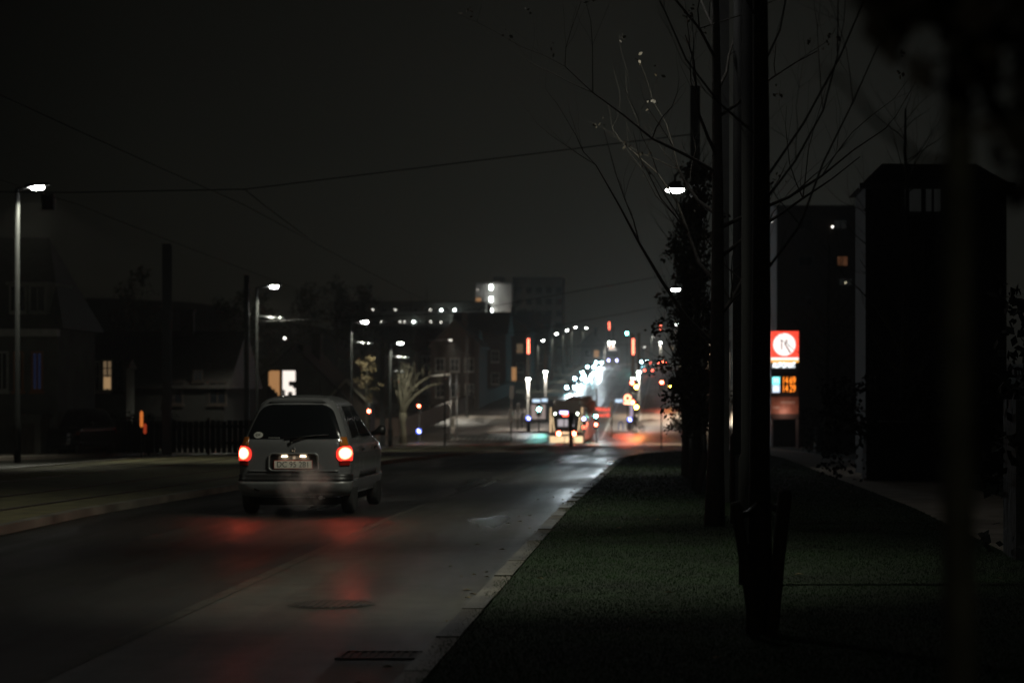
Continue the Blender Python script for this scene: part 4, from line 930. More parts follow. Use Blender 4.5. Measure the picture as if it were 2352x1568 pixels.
# ------------------------------------------------------------------ houses
def window(root, x, z, w, h, y, pane, frame='trim', mull=1, bars=1, sill=True):
    s = MB(); f = .07
    s.box(x-w/2-f,x-w/2,y-.05,y,z-f,z+h+f).box(x+w/2,x+w/2+f,y-.05,y,z-f,z+h+f).box(x-w/2,x+w/2,y-.05,y,z+h,z+h+f).box(x-w/2,x+w/2,y-.05,y,z-f,z)
    for k in range(mull): q = x-w/2+w*(k+1)/(mull+1); s.box(q-.025,q+.025,y-.045,y,z,z+h)
    for k in range(bars): q = z+h*(k+1)/(bars+1); s.box(x-w/2,x+w/2,y-.044,y,q-.02,q+.02)
    o = obj('window', s, M[frame], root); obj('pane', MB().box(x-w/2,x+w/2,y-.022,y-.004,z,z+h), pane, o)
    if sill: obj('sill', MB().box(x-w/2-.12,x+w/2+.12,y-.13,y,z-.16,z-f-.002), M[frame], o)
    return o
def house(label, x, y, w, d, hw, hr, wall='plaster_dim', roof='roof', gable='front', name='house', z0=None, over=.3, chim=True, cat='house', group=None, hip=0):
    """walls with a gable roof; the ridge runs away from the street (front) or along x (side); local origin at front wall centre"""
    b = T(x, y)-.05 if z0 is None else z0
    t = thing(name, label, cat, (x, y, b), 0, group)
    if gable == 'front':
        obj('wall', MB().prismy([(-w/2,-2),(w/2,-2),(w/2,hw),(0,hw+hr-.02),(-w/2,hw)], 0, d), M[wall], t)
        k = hr/(w/2); e = over; s = MB()
        for sg in (-1,1): s.prismy([(0,hw+hr),(sg*(w/2+e),hw-k*e),(sg*(w/2+e),hw-k*e+.16),(0,hw+hr+.18)], -e, d+e)
        rf = obj('roof', s, M[roof], t)
    else:
        obj('wall', MB().box(-w/2,w/2,0,d,-2,hw), M[wall], t); k = hr/(d/2)
        s = MB().add([(-w/2-over,-over,hw-.1),(w/2+over,-over,hw-.1),(w/2+over,d+over,hw-.1),(-w/2-over,d+over,hw-.1),(-w/2-over+hip,d/2,hw+hr),(w/2+over-hip,d/2,hw+hr)],[(0,1,5,4),(2,3,4,5),(0,4,3),(1,2,5),(0,3,2,1)])
        rf = obj('roof', s, M[roof], t)
    if chim: obj('chimney', MB().box(-.3+w*.12,.3+w*.12,d*.45,d*.45+.5,hw+hr*.4,hw+hr+.9).box(-.36+w*.12,.36+w*.12,d*.45-.06,d*.45+.56,hw+hr+.9,hw+hr+1.0), M['brick'], rf)
    return t
# dormered house at the left edge
D = 77; xr = WX(134,D); xw = 7.6; cx_ = xr-xw/2; t = thing('house', 'big dark house with two pale dormers and a blue lit window', 'house', (cx_, D, T(cx_,D)-.05)); b0 = t.location.z; fx = cx_
ze = W(0,752,D).z-b0; zr = W(0,548,D).z-b0; xe = xw/2
obj('wall', MB().box(-xe,xe-.02,0,5,-1,ze), M['plaster_dim'], t)
ridge = xe-1.0
obj('roof', MB().add([(-xe,-.3,ze-.05),(xe+.25,-.3,ze-.05),(xe+.25,5.3,ze-.05),(-xe,5.3,ze-.05),(-xe,2.5,zr+.2),(ridge,2.5,zr+.2)],[(0,1,5,4),(2,3,4,5),(0,4,3),(1,2,5),(0,3,2,1)]), M['roof'], t)
obj('cornice', MB().box(-xe,xe+.06,-.42,-.005,ze-.30,ze-.06), M['trim'], t)
for xd in (45, 90):
    x = WX(xd,D)-fx; zd = W(0,722,D).z-b0; zt_ = W(0,655,D).z-b0; d_ = obj('dormer', MB().box(x-.30,x+.30,-.2,2.6,zd,zt_).box(x-.38,x+.38,-.32,2.8,zt_,zt_+.1), M['plaster'], t); 
    obj('dormer_window', MB().box(x-.22,x-.02,-.23,-.203,zd+.12,zt_-.06).box(x+.02,x+.22,-.23,-.203,zd+.12,zt_-.06), M['pane_dark'], d_)
window(t, WX(86,D)-fx, W(0,893,D).z-b0, .26, 1.2, -.005, E['win_blue'], 'trim_orange', 1, 0); window(t, WX(43,D)-fx, W(0,893,D).z-b0, .2, 1.2, -.005, M['pane_dark'], 'trim_orange', 1, 0); window(t, WX(5,D)-fx, W(0,893,D).z-b0, .3, 1.2, -.005, M['pane_dark'], 'trim', 1, 0)
px_ = xe-1.2; obj('porch', MB().box(px_,px_+.9,-1.1,-.005,-1,1.35).box(px_-.06,px_+1.0,-1.25,-.006,1.35,1.5), M['plaster_dim'], t)
obj('door', MB().box(px_+.2,px_+.7,-1.14,-1.102,.1,1.2), M['stake'], t)
# small pale house with one lit sash
D = 92; t = house('small pale house with one dim amber lit sash window', WX(247,D), D, 1.5, 1.4, 3.55, .3, wall='plaster_dim', gable='side', over=.1, chim=False); b0 = t.location.z; fx = t.location.x
window(t, 0, W(0,895,D).z-b0, .32, 1.15, -.003, E['win_dim'], 'trim', 1, 1); obj('lower_light', MB().box(-.14,.14,-.06,-.052,W(0,895,D).z-b0+.05,W(0,866,D).z-b0+.0), em('amber curtain', (1,.62,.30), .30), t)
window(t, WX(271,D)-fx, W(0,895,D).z-b0, .28, 1.15, -.003, M['pane_dark'], 'brick', 1, 1); window(t, WX(221,D)-fx, W(0,895,D).z-b0, .22, 1.1, -.003, M['pane_dark'], 'trim', 1, 1)
obj('garage_door', MB().box(-.75,.5,-.05,-.002,.0,1.3), M['black'], t)
# dark house behind the tramway pole, gable house with two lit windows
D = 104; t = house('dark low house behind the tramway pole with barely visible windows', WX(352,D), D, 6.4, 8, 3.0, 2.6, wall='dark_render', gable='side'); fx = t.location.x; b0 = t.location.z
window(t, WX(455,D)-fx, W(0,872,D).z-b0, .35, .4, -.003, E['win_grey'], 'brick', 1, 0); window(t, WX(400,D)-fx, W(0,925,D).z-b0, .7, .9, -.003, M['pane_dark'], 'brick', 1, 1); window(t, WX(500,D)-fx, W(0,925,D).z-b0, .7, .9, -.003, M['pane_dark'], 'brick', 1, 1)
D = 150; t = house('gabled house with an orange and a white lit window', WX(676,D), D, 6.6, 9, 3.3, 3.3, wall='plaster_dim', gable='front', roof='roof'); fx = t.location.x; b0 = t.location.z
zb = W(0,908,D).z-b0; hh = W(0,851,D).z-W(0,908,D).z
w1 = window(t, WX(630,D)-fx, zb, .72, hh, -.003, E['win_warm'], 'black', 0, 0, False); w2 = window(t, WX(664,D)-fx, zb, .84, hh, -.003, E['win_white'], 'black', 0, 0, False)
obj('plants', MB().box(WX(615,D)-fx,WX(632,D)-fx,-.10,-.05,zb,zb+.42).box(WX(632,D)-fx,WX(638,D)-fx,-.10,-.05,zb,zb+.22).lathe([(.02,-.2),(.16,-.1),(.13,.1),(.02,.2)], c=(WX(620,D)-fx,-.09,zb+.45), n=10), M['black'], w1)
obj('dark_shelf', MB().box(WX(664,D)-fx,WX(681,D)-fx,-.10,-.05,zb+.62,zb+.93).box(WX(662,D)-fx,WX(672,D)-fx,-.10,-.05,zb,zb+.24).lathe([(.02,-.14),(.12,-.06),(.10,.08),(.02,.14)], c=(WX(677,D)-fx,-.09,zb+.60), n=10).box(WX(650,D)-fx,WX(655,D)-fx,-.10,-.05,zb,zb+.38), M['black'], w2)
window(t, WX(690,D)-fx, W(0,790,D).z-b0-.5, .3, .4, -.003, M['pane_dark'], 'black', 0, 0, False)
D = 150; t = house('low shed with a pale tiled roof catching the lamp light', WX(795,D), D, 2.5, 5, 3.05, 1.25, wall='brick', gable='front', roof='roof_pale', over=.2, chim=False, name='shed', cat='shed')
obj('door', MB().box(.3,1.1,-.05,-.002,0,1.95), M['stake'], t)
# lit gable high behind the houses
D = 185; t = house('house far up the slope with a tiny white gable lamp', WX(655,D), D, 7, 8, 4.0, 2.6, wall='brick', gable='front', chim=False); obj('gable_lamp', MB().lathe([(.001,0),(.10,.03),(.10,.14),(.001,.18)], c=(0,-.2,W(0,779,D).z-t.location.z), n=10), E['gallery_dim'], t)
# orange garden lights, fence
D = 77
for i, (xd, yd, h, lb) in enumerate(((357*.919*0+325,962,.55,'orange garden lantern glowing above the fence by the tramway pole'),(333,985,.35,'low red glowing garden lantern beside the tramway pole'))):
    t = thing('garden_lantern', lb, 'lantern', (WX(xd,D+i),D+i,g(D))); z = W(xd,yd,D).z-g(D)
    obj('post', MB().tube([(0,0,0),(0,0,z-h/2)], .03, n=6), M['dark_steel'], t); obj('lens', MB().lathe([(.03,z-h/2),(.055,z-h/2+.05),(.055,z+h/2-.06),(.02,z+h/2)], n=10), em('lantern glow %d' % i, (1,.26,.05) if i == 0 else (1,.12,.04), .55 if i == 0 else .25), t)
t = thing('garden_fence', 'dark board fence in front of the left gardens', 'fence', (WX(330,82), 82, g(82)))
s = MB(); rnd = random.Random(2)
for k in range(44): x = -4.2+k*.2; s.box(x, x+.17, -.01, .012, .1, 1.25+rnd.uniform(-.03,.03))
obj('boards', s, M['black_paint'], t); obj('rail', MB().box(-4.2,4.6,.013,.06,.4,.5).box(-4.2,4.6,.013,.06,1.0,1.1), M['black_paint'], t)
for k in range(5): obj('post', MB().box(-4.2+k*2.15,-4.1+k*2.15,.062,.16,0,1.35), M['stake'], t)
# brown garden wall at the junction
s = MB(); wl = [(-27.5,203),(-24.2,206),(-23.2,230),(-22.3,256),(-21.4,280),(-20.6,304)]
def band(s, wl, off, t0, z0, z1):
    n = len(wl); vs = []
    for x, y in wl: vs += [(x-t0,y,g(y)+z0),(x+off,y,g(y)+z0),(x+off,y,g(y)+z1),(x-t0,y,g(y)+z1)]
    fs = [(4*i+k, 4*i+(k+1)%4, 4*i+4+(k+1)%4, 4*i+4+k) for i in range(n-1) for k in range(4)]+[(0,1,2,3),(4*n-4,4*n-3,4*n-2,4*n-1)]
    s.add(vs, fs)
wr = thing('garden_wall', 'brown brick garden wall running up the side street, left of the tram', 'wall', (0,0,0))
band(s, wl, .0, .35, -.3, 1.5); obj('wall', s, M['brick'], wr); s = MB(); band(s, wl, .05, .40, 1.503, 1.62); obj('coping', s, M['brick'], wr)
# terrace along the hill street
for i, (xd, D, w, h, r, pane, lb) in enumerate(((1120,268,7,6.5,2.6,'win_grey','dark terrace house above the brown wall, lowest on the hill'),(1172,258,5.5,7.2,2.8,'win_grey','dark terrace house with bluish window strips behind the left stop mast'),
        (1215,300,7,8.0,3.0,'win_dim','dark terrace house behind the second lamp mast on the hill'),(1262,352,8,7.6,3.0,'win_dim','terrace house with a warm lit doorway, farther up the hill'),(1300,405,8,7,3,'win_grey','topmost dark terrace house on the left of the hill'))):
    t = house(lb, (-21.6-w/2 if i else -26.5), D, w, 11, h, r, wall='brick', gable='front' if i % 2 else 'side', group=None, name='terrace_house')
    for fl in range(2):
        for k in range(3): window(t, -w*.3+k*w*.3, 1.4+fl*2.9, .9, 1.4, -.003, E['win_grey'] if (i == 1 and k == 1) else (E[pane] if (k+fl+i) % 3 == 0 else M['pane_dark']), 'trim', 1, 1)
    obj('door', MB().box(w*.12,w*.12+.9,-.05,-.002,0,2.1), E['win_warm'] if i == 3 else M['stake'], t)
D = 440; t = house('pinkish gable house on the crest behind the headlamp queue', WX(1364,D)-.4, D, 4.6, 12, 4.0, 2.4, wall='plaster', gable='front', name='crest_house'); window(t, -.8, 1.6, .9, 1.3, -.003, M['pane_dark']); window(t, .9, 1.6, .9, 1.3, -.003, E['win_warm'])
D = 470; t = house('small pale flat house on the crest left of the bus', WX(1388,D), D, 2.6, 5, 3.6, .2, wall='plaster', gable='side', name='crest_house', chim=False); window(t, 0, 1.2, .8, 1.1, -.003, M['pane_dark'])
# apartment blocks on the hill
D = 520
t = thing('apartment_block', 'tall dark slab block with three stacked white stairwell lamps', 'building', (0, D, 0)); zz = lambda yd: W(0,yd,D).z; xx = lambda xd: WX(xd,D)
obj('wall', MB().box(xx(1092),xx(1176),0,12,5,zz(652)), M['concrete'], t); obj('slab_wall', MB().box(xx(1176),xx(1290),3,15,5,zz(639)), M['plaster_dim'], t); obj('roof', MB().box(xx(1090),xx(1178),-.2,12.2,zz(652)+.01,zz(652)+.4).box(xx(1174.5),xx(1292),2.8,15.2,zz(639)+.01,zz(639)+.4), M['roof'], t)
obj('roof_plant', MB().box(xx(1130),xx(1155),4,7,zz(652)+.41,zz(652)+1.8), M['roof'], t)
for r in range(6):
    for c in range(5): window(t, xx(1190+c*23), zz(672+r*27), 1.3, 1.35, 2.995, M['pane_dark'], 'plaster_dim', 0, 0, False)
window(t, xx(1099), zz(694), 1.15, 1.0, -.003, E['win_warm'], 'trim', 0, 0, False)
window(t, xx(1097), zz(667), .3, .3, -.003, E['win_white'], 'black', 0, 0, False)
for yd in (660,687,714): o = obj('stairwell_lamp', MB().cbox((xx(1128),-.12,zz(yd)),(.55,.2,.95),.05), E['gallery'], t); lamp('POINT', (xx(1132),-1.5,zz(yd)), 900, (.95,1,.95), t, .3)
for yd in (674,701,728): obj('landing', MB().box(xx(1113),xx(1143),-1.0,-.003,zz(yd),zz(yd)+.18), M['concrete'], t)
lamp('POINT', (xx(1162),-3,zz(735)), 900, (1,.86,.75), t, .5)
t = thing('gallery_block', 'long low block with two rows of white gallery lamps among the trees', 'building', (0, D-4, 0))
obj('wall', MB().box(xx(770),xx(1118),1.6,11,3,zz(697)), M['plaster_dim'], t); obj('roof', MB().box(xx(768),xx(1120),-.2,11.3,zz(697)+.01,zz(697)+.35), M['roof'], t)
for yd in (719,747): obj('gallery_floor', MB().box(xx(770),xx(1118),-.1,1.59,zz(yd)-.1,zz(yd)+.1), M['concrete'], t); obj('gallery_rail', MB().box(xx(770),xx(1118),-.14,-.08,zz(yd)+.1,zz(yd)+.3), M['concrete'], t)
for (xd, yd, b_) in ((862,712.5,0),(913,712.5,0),(993,713,0),(1018,713,1),(1048,713,1),(882,740,0),(924,740,0),(934,740,0),(955,740,1),(994,740,0),(1017,741,0),(1048,740,1),(1068,740.5,1),(1091,740.5,1),(1109,741,0)):
    obj('gallery_lamp', MB().lathe([(.001,-.22),(.20,-.16),(.24,0),(.18,.16),(.001,.22)] if b_ else [(.001,-.13),(.12,-.09),(.14,0),(.1,.1),(.001,.13)], c=(xx(xd),-.3,zz(yd)), n=12), E['gallery'] if b_ else E['gallery_dim'], t, True)
lamp('POINT', (xx(1070),-1.2,zz(742)), 900, (.95,1,.95), t, .5)
for r in range(2):
    for k in range(14): window(t, xx(790+k*24), zz(712+28*r)-1.0, 1.2, 1.3, 1.597, M['pane_dark'], 'trim', 0, 0, False)
# houses on the right behind the lawn trees
D = 47; t = house('dark tall house with faintly grey windows behind the path, on the right', WX(2150,D), D, 2.9, 2.6, W(0,412,D).z-g(D), .5, wall='dark_render', gable='side', over=.14, chim=False, hip=.6); fx = t.location.x; b0 = t.location.z
window(t, WX(2098,D)-fx, W(0,486,D).z-b0, .36, .52, -.003, E['win_grey'], 'black', 0, 0, False); window(t, WX(2142,D)-fx, W(0,486,D).z-b0, .34, .52, -.003, E['win_grey'], 'black', 1, 0, False); window(t, WX(2120,D)-fx, W(0,640,D).z-b0, .5, .8, -.003, M['pane_dark'], 'brick', 1, 0)
obj('gutter', MB().box(-1.6,1.6,-.32,-.15,W(0,418,D).z-b0-.16,W(0,418,D).z-b0-.05), M['black'], t)
obj('chimney', MB().box(-1.0,-.55,1.1,1.6,W(0,418,D).z-b0,W(0,372,D).z-b0), M['brick'], t)
D = 140; t = house('dark block of flats with dim lit windows behind the filling station sign', WX(1945,D), D, 8.6, 12, W(0,470,D).z-g(D), .5, wall='brick', gable='side', over=.1, chim=False, name='block_of_flats', cat='building'); fx = t.location.x; b0 = t.location.z
for xd, yd, w, h, pn in ((1930,525,.75,.5,'win_grey'),(1935,610,.6,.55,'wd'),(1942,655,.8,.4,'win_grey'),(1850,525,.75,.5,'k'),(1850,610,.75,.5,'k'),(1990,610,.75,.5,'k'),(1850,700,.75,.5,'k')):
    o = window(t, WX(xd,D)-fx, W(0,yd,D).z-b0, w, h, -.003, E['win_grey'] if pn == 'win_grey' else (em('amber room', (1,.42,.2), .06) if pn == 'wd' else M['pane_dark']), 'black', 1, 0, False)
obj('ceiling_light', MB().lathe([(.001,-.06),(.07,0),(.001,.06)], c=(WX(1912,D)-fx,-.06,W(0,521,D).z-b0), n=10), E['gallery_dim'], t); obj('ceiling_light', MB().lathe([(.001,-.05),(.05,0),(.001,.05)], c=(WX(1942,D)-fx,-.06,W(0,649,D).z-b0), n=10), em('weak light', (1,.9,.6), 1.6), t)
obj('ceiling_light', MB().lathe([(.001,-.05),(.06,0),(.001,.05)], c=(WX(1772,D)-fx,-.06,W(0,509,D).z-b0), n=10), em('weak white', (1,.95,.9), 1.6), t)
t = thing('porch_lamp', 'narrow bluish porch lamp shining through the dark hedge on the right', 'lamp', (WX(1995,70),70,g(70))); obj('post', MB().tube([(0,.04,0),(0,.04,W(0,888,70).z-g(70))], .02, n=6), M['dark_steel'], t)
obj('lens', MB().cbox((0,0,W(0,872,70).z-g(70)),(.085,.06,.30),.02), em('porch glow', (.62,.78,1), 2.2), t)
# ------------------------------------------------------------------ trees
def branch_tree(rnd, h, r0, nb, spread, lev=3, first=.25, upb=.55, wob=.06, lean=0, start_dir=None, blen=.38, rb=.34):
    """returns trunk mesh builder, crown mesh builder and the twig ends"""
    tr = MB(); cr = MB(); ends = []
    n = 9; pts = []; x = y = 0.
    for i in range(n+1):
        pts.append(Vector((x+lean*i/n, y, h*i/n))); x += rnd.uniform(-wob,wob)*h/n; y += rnd.uniform(-wob,wob)*h/n
    rs = [r0*(1.25 if i == 0 else 1)*(1-.8*i/n) for i in range(n+1)]; tr.tube(pts, rs, n=9)
    def grow(p, d, L, r, k):
        m = 5; q = [p]; dd = d.copy()
        for i in range(m):
            dd = (dd+Vector((rnd.uniform(-.28,.28),rnd.uniform(-.28,.28),rnd.uniform(-.1,.24)+.05*upb))).normalized(); q.append(q[-1]+dd*L/m)
        cr.tube(q, [r*(1-.75*i/m) for i in range(m+1)], n=5 if k > 1 else 4, cap=False)
        ends.append((q[-1], dd)); ends.append((q[3], dd))
        if k > 1:
            for j in range(rnd.randint(3,5)):
                i = rnd.randint(1,m); a = Vector((rnd.uniform(-1,1),rnd.uniform(-1,1),rnd.uniform(-.2,.9))).normalized()
                grow(q[i], (dd*.65+a*.75).normalized(), L*rnd.uniform(.4,.7), r*.5*(1-.12*i), k-1)
    for j in range(nb):
        u = first+(1-first)*(j+rnd.random()*.7)/nb; i = min(n-1, int(u*n)); p = pts[i].lerp(pts[i+1], u*n-i); a = rnd.uniform(0,2*PI)
        d = Vector((math.cos(a)*spread, math.sin(a)*spread, upb)).normalized(); grow(p, d, h*blen*(1.1-.6*u)*rnd.uniform(.7,1.2), r0*rb*(1.05-.75*u), lev)
    return tr, cr, ends
def leaves(mb, rnd, c, rad, n, size):
    for _ in range(n):
        while True:
            v = Vector((rnd.uniform(-1,1),rnd.uniform(-1,1),rnd.uniform(-1,1)))
            if v.length <= 1: break
        p = Vector(c)+Vector((v.x*rad[0],v.y*rad[1],v.z*rad[2])); a = Vector((rnd.gauss(0,1),rnd.gauss(0,1),rnd.gauss(0,1)-.5)).normalized(); b = a.orthogonal().normalized(); b.rotate(Matrix.Rotation(rnd.uniform(0,6), 3, a)); L = size*rnd.uniform(.6,1.4)
        mb.add([p, p+a*L*.5+b*L*.32, p+a*L, p+a*L*.5-b*L*.32], [(0,1,2,3)])
def tree(label, x, y, h, r0, nb, spread, seed, leaf=0, lsize=.1, group=None, bark='bark', lmat='leaf', name='tree', z0=None, crown_mat=None, **kw):
    rnd = random.Random(seed); t = thing(name, label, 'tree', (x,y,(T(x,y) if z0 is None else z0)-.05), 0, group)
    tr, cr, ends = branch_tree(rnd, h, r0, nb, spread, **kw); obj('trunk', tr, M[bark], t, True)
    c = obj('crown', cr, M[crown_mat or bark], t, True)
    if leaf:
        s = MB()
        for p, d in rnd.sample(ends, min(len(ends), leaf)): leaves(s, rnd, p, (lsize*1.9,)*3, rnd.randint(4,9), lsize)
        obj('leaves', s, M[lmat], t if False else c)
    return t
GR = 'young trees in a row on the lawn'
lz = lambda y: g(y)+.10
tree('nearest bare tree in focus with two stakes, branches against the sky', .57, 14.6, 9.5, .074, 24, .85, 11, leaf=26, lsize=.05, group=GR, z0=lz(14.6), first=.24, wob=.012, blen=.24, upb=.75, rb=.15, lev=4)
tree('second lawn tree with a swollen trunk foot, half hidden by the steel posts', .50, 26, 8.6, .10, 20, .8, 23, leaf=60, lsize=.05, group=GR, z0=lz(26), first=.22, wob=.02, blen=.3)
def column_tree(label, x, y, h, seed, wd):
    rnd = random.Random(seed); t = thing('tree', label, 'tree', (x,y,lz(y)-.05), 0, GR)
    tr, cr, ends = branch_tree(rnd, h, .075, 40, .6, lev=3, first=.16, upb=.9, wob=.02, blen=.22); obj('trunk', tr, M['bark'], t, True); c = obj('crown', cr, M['bark'], t, True); s = MB()
    for k in range(165):
        u = rnd.random()**.85; z = h*(.18+.80*u); q = wd*(1.1-.85*u**1.5)*(.62+.38*math.sin(u*23+seed))*rnd.choice((.8,1,1,1.35)); a = rnd.uniform(0,2*PI); d_ = q*math.sqrt(rnd.random())
        leaves(s, rnd, (d_*math.cos(a), d_*math.sin(a), z), (.16,.16,.13), rnd.randint(14,30), .085)
    obj('leaves', s, M['leaf'], c); return t
column_tree('column tree keeping its brown leaves, tied to a pale stake', .42, 37, 5.4, 5, .55)
column_tree('leafy column tree overlapping the red signals and lamps', .30, 46, 5.6, 8, .68)
column_tree('farthest leafy column tree at the end of the lawn row', .50, 57, 4.8, 13, .5)
column_tree('smallest leafy column tree, last before the side street', 1.05, 70, 4.6, 14, .5)
# out of focus tree right beside the camera
t = thing('tree', 'blurred slim green trunk close to the camera with dark leaves above', 'tree', (.43,3.4,0), 0, GR)
rnd = random.Random(4); obj('trunk', MB().tube([(0,0,0),(.004,0,.8),(-.003,0,1.6),(.0,.01,2.1),(.01,.0,3.2)], [.034,.027,.025,.022,.015], n=12), M['bark_lit'], t, True)
s = MB()
for k in range(14):
    z = 1.9+k*.08; a = rnd.uniform(0,2*PI); L = rnd.uniform(.15,.4); q = [Vector((0,0,z))]
    for i in range(4): q.append(q[-1]+Vector((math.cos(a)*L/4+rnd.uniform(-.02,.02), math.sin(a)*L/4, rnd.uniform(.01,.06))))
    s.tube(q, [.007,.006,.005,.004,.003], n=5)
c = obj('crown', s, M['bark'], t, True); s = MB()
for (cx,cz,rx,rz_,n_) in ((-.06,2.26,.10,.06,50),(.05,2.22,.22,.12,150),(.16,2.10,.14,.12,110),(.12,2.0,.08,.08,40),(.25,2.1,.16,.25,110)): leaves(s, rnd, (cx,rnd.uniform(-.06,.06),cz), (rx,.12,rz_), n_, .065)
obj('leaves', s, M['leaf'], c)
# stakes and ties
def stake(label, base, top, r=.045, tie=None):
    t = thing('tree_stake', label, 'stake', base, 0, 'wooden stakes of the lawn trees'); d = Vector(top)-Vector(base)
    obj('post', MB().tube([(0,0,-.1),d*.5,d*.97,d], [r*.9,r,r*1.05,r*.8], n=12), M['stake'], t, True)
    if tie: obj('strap', MB().tube([d*.9+Vector((r if d.x > 0 else r,0,0))*0, (d*.9+Vector(tie)-Vector(base))*.5-Vector((0,0,.03)), Vector(tie)-Vector(base)], .022, n=6), M['black'], t, True)
    return t
D = 14.4; p1 = W(1737,1480,D); p2 = W(1688,1150,D); p3 = W(1768,1482,D); p4 = W(1802,1122,D)
stake('dark stake leaning left at the foot of the nearest tree', (p1.x,D-.12,lz(D)), (p2.x,D-.1,p2.z), .036, (.56,14.55,.93))
stake('dark stake leaning right with a strap to the nearest tree', (p3.x,D-.1,lz(D)), (p4.x,D-.1,p4.z), .043, (.60,14.55,.93))
p = W(1598,1128,37); q = W(1622,1040,36.6); stake('pale greenish stake leaning toward the tied column tree', (p.x,36.6,lz(36.6)), (q.x,36.6,q.z), .07, (.42,37,1.15))
stake('dark stake behind the pale one, leaning at the end of the row', (WX(1583,46),45.6,lz(46)), (WX(1596,46),45.6,W(0,1000,46).z), .055, (.26,46,.9))
# junction trees: pollarded tree, lit bush, roadside trees
t = thing('pollarded_tree', 'pollarded tree with thick curved olive boughs lit from above', 'tree', (WX(925,182),182,g(182))); rnd = random.Random(9)
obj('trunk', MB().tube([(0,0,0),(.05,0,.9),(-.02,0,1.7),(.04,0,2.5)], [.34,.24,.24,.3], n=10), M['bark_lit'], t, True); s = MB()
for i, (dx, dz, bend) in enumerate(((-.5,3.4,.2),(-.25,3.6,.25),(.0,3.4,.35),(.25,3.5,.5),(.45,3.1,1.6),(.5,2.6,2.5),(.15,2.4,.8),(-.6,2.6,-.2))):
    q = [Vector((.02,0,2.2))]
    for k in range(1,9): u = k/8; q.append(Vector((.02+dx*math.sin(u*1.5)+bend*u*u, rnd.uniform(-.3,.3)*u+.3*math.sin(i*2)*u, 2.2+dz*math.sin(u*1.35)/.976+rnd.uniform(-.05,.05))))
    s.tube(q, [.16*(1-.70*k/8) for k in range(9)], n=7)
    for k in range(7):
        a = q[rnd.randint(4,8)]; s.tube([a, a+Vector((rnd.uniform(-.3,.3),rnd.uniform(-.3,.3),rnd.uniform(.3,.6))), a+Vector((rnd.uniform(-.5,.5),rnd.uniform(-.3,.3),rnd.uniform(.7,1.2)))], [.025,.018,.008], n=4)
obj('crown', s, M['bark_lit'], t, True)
lamp('SPOT', (1.2,-2.5,8.2), 7500, (1,.95,.8), t, .2, spot=1.6, blend=1, aim=(0,0,2.5))  # added spot with no lamp body, only there to brighten the boughs
tree('small tree with pale lit leaves beside the thick lamp post', WX(846,139), 139, 5.2, .08, 10, .7, 31, leaf=70, lsize=.12, bark='bark_lit', lmat='leaf_lit', first=.45, blen=.2); lamp('SPOT', (WX(846,139)+.6,137,g(139)+7.5), 5000, (1,.95,.8), None, .2, spot=1.0, blend=1, aim=(WX(846,139),139,g(139)+4))  # the spot is added without a lamp body to brighten this tree
GB = 'bare trees on the dark hill at the left'
for i, (xd, D, ytop, wd, lb) in enumerate(((775,300,640,1.0,'tall bushy dark tree on the hill above the third lamp'),(830,320,652,1.0,'dark hill tree right of the tallest bushy one'),(700,280,672,1.,'dark hill tree over the second bracket lamp'),
        (880,420,672,.8,'thin hill tree before the left gallery lamps'),(945,430,665,.8,'thin hill tree before the middle gallery lamps'),(985,440,650,.5,'slim upright hill tree between the gallery lamps'),(1052,330,764,1.1,'dark low tree just below the brightest gallery lamps'),(980,300,770,1.2,'dark low tree under the middle gallery lamps'),(900,290,775,1.2,'dark low tree behind the pollarded tree'),(1120,340,752,1.,'dark low tree below the apartment block'),
        (620,240,690,1.,'dark hill tree behind the gabled house'),(520,220,700,1.,'dark hill tree behind the low dark house'),(300,200,640,1.,'dark tree standing behind the small pale house'),(1195,420,706,.9,'dark peaked tree before the slab block'),(1235,380,722,.8,'dark tree behind the terrace'))):
    x = WX(xd,D); zt = W(0,ytop,D).z; b = T(x,D); h = zt-b
    thin = D > 410 and xd < 1100
    tree(lb, x, D, h*(.92 if ytop < 740 else .68), .03*h**.9*.5, 13 if thin else 22, .8, 40+i, leaf=0 if thin else 260, lsize=.30 if not thin else .2, group=GB, lmat='evergreen', first=.2, blen=.30*wd, lev=3 if not thin else 2, upb=.6)
for i, (xd, D, ytop, lb) in enumerate(((1292,398,758,'bare twiggy tree lit by the third small hill lamp'),(1318,430,765,'bare twiggy tree lit by the fourth small hill lamp'))):
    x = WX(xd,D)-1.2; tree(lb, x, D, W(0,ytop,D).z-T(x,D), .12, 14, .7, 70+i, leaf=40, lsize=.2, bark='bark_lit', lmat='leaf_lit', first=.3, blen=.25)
for i, (xd, D, ytop, lb) in enumerate(((1590,235,800,'roadside bare tree on the pale corner behind the column trees'),(1625,180,700,'bare tree behind the lawn row, left of the price sign'))):
    x = WX(xd,D); tree(lb, x, D, W(0,ytop,D).z-g(D), .12, 16, .8, 80+i, leaf=120, lsize=.16, first=.25, blen=.3, lev=3)
for i, (xd, D, ytop, lb) in enumerate(((1900,75,560,'bare twiggy tree in front of the block of flats'),(2010,66,440,'tall bare tree between the flats and the tall house'),(2075,44,240,'bare tree with fine twigs fanning above the tall house'),(1925,126,640,'bare tree behind the filling station sign'))):
    x = WX(xd,D); tree(lb, x, D, W(0,ytop,D).z-g(D), .10, 34, .85, 90+i, first=.2, blen=.3, lev=3, rb=.28)
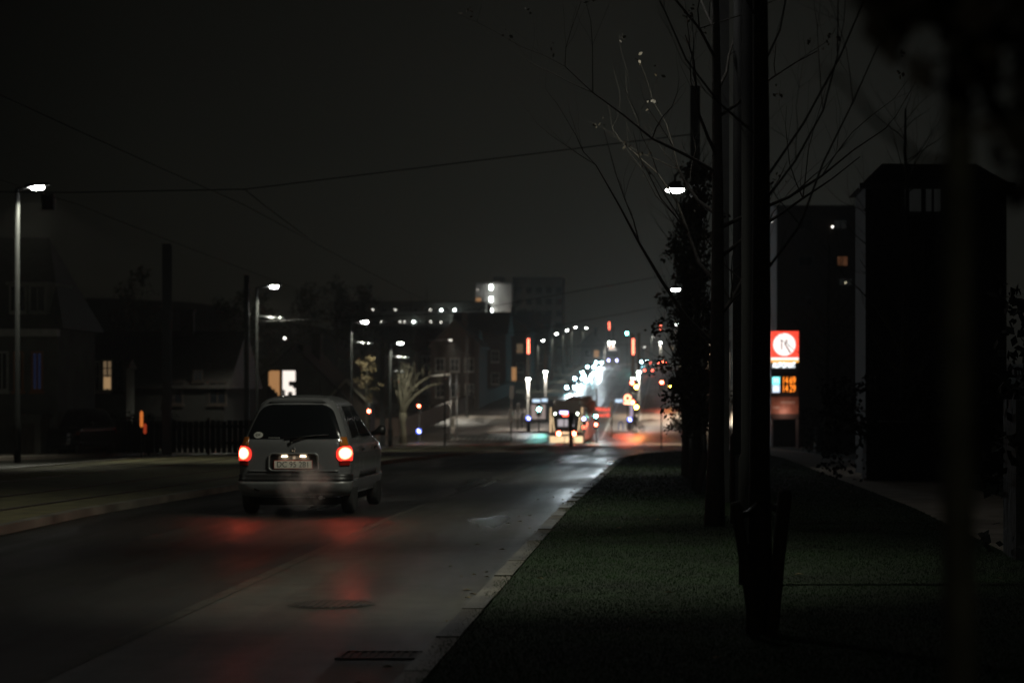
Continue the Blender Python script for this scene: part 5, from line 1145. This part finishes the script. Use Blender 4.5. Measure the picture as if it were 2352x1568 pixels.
# hedges at the right and beyond
def hedge(label, x0, x1, y0, y1, h, seed, mat='hedge'):
    rnd = random.Random(seed); s = MB(); t = thing('hedge', label, 'hedge', ((x0+x1)/2,(y0+y1)/2,g((y0+y1)/2)))
    L = x1-x0; dpt = y1-y0
    obj('core', MB().cbox((0,0,h*.3),(L*.6,dpt*.4,h*.6),.1), M[mat], t)
    for k in range(int(110*L*h/2)): leaves(s, rnd, (rnd.uniform(-L/2,L/2), rnd.uniform(-dpt/2,dpt/2), h*rnd.random()**.7), (.16,.16,.14), 7, .11)
    obj('foliage', s, M[mat], t); return t
hedge('tall dark hedge beyond the path below the tall house', WX(1885,44), WX(2360,44), 42, 45, 2.0, 1)
hedge('black hedge at the right picture edge close to the path', WX(2290,21), WX(2480,21), 20, 22.5, 2.6, 2)
hedge('low dark hedge right of the brown wall', WX(1840,84), WX(2010,84), 83, 86, 1.7, 3)
hedge('dark hedge behind the pale corner right of the island', 1.2, 9, 262, 265, 1.5, 4)
hedge('dark garden hedge behind the left board fence', -24, -18.8, 86, 88, 1.5, 6)
hedge('dark hedge below the gabled house', WX(560,146), WX(760,146), 145, 147, 1.5, 7)
hedge('dark hedge behind the brown wall at the junction', -31, -25.2, 213, 216, 2.6, 8)
hedge('dark clipped hedge on the pale corner beyond the bare post', WX(1545,216), WX(1600,216), 215.5, 217, 1.2, 9)
# lamp over the pale corner, out of sight behind the leafy column trees
street_lamp('lamp behind the leafy column trees, lighting the pale corner', 6.0, 236, 8, arm=1.4, side=-1, power=90000, group='street lamps on the lawn side', lens='lamp_far', col=(1,.84,.66), spot=2.3)
street_lamp('lamp at the side street mouth behind the leafy column trees', 4.6, 176, 8, arm=1.4, side=-1, power=75000, group='street lamps on the lawn side', lens='lamp_far', col=(1,.84,.66), aim=(-6.5,8,0), spot=2.3)
street_lamp('lamp over the cross street left of the tram', -25.5, 240, 8, arm=2.2, side=1, power=26000, aim=(4.5,-3,0), spot=1.6, lens='gallery_dim', group='street lamps along the far carriageway', col=(1,.93,.78))
# ------------------------------------------------------------------ night haze
hz = bpy.data.materials.new('haze air'); hz.use_nodes = True; q = hz.node_tree; q.nodes.clear()
o_ = N(q,'ShaderNodeOutputMaterial'); pv = N(q,'ShaderNodeVolumePrincipled'); pv.inputs['Density'].default_value = .0004; pv.inputs['Color'].default_value = (.95,.94,.90,1); pv.inputs['Anisotropy'].default_value = .5
q.links.new(pv.outputs[0], o_.inputs['Volume'])
o = obj('haze', MB().box(-880,880,-70,1250,-4,33), hz); o['kind'] = 'stuff'

# the lamp behind the photographer that reaches the near trunk and the path
street_lamp('street lamp on the footpath just behind the viewpoint', 2.6, -7.5, 7.5, arm=.9, side=-1, power=600, group='street lamps on the lawn side', r=.06, curved=True, pm_='dark_steel', aim=(-2.6,11,0), spot=1.3)
street_lamp('lamp on the far side before the leftmost one, outside the view', -18.0, 27, 7.5, arm=.5, power=3000)
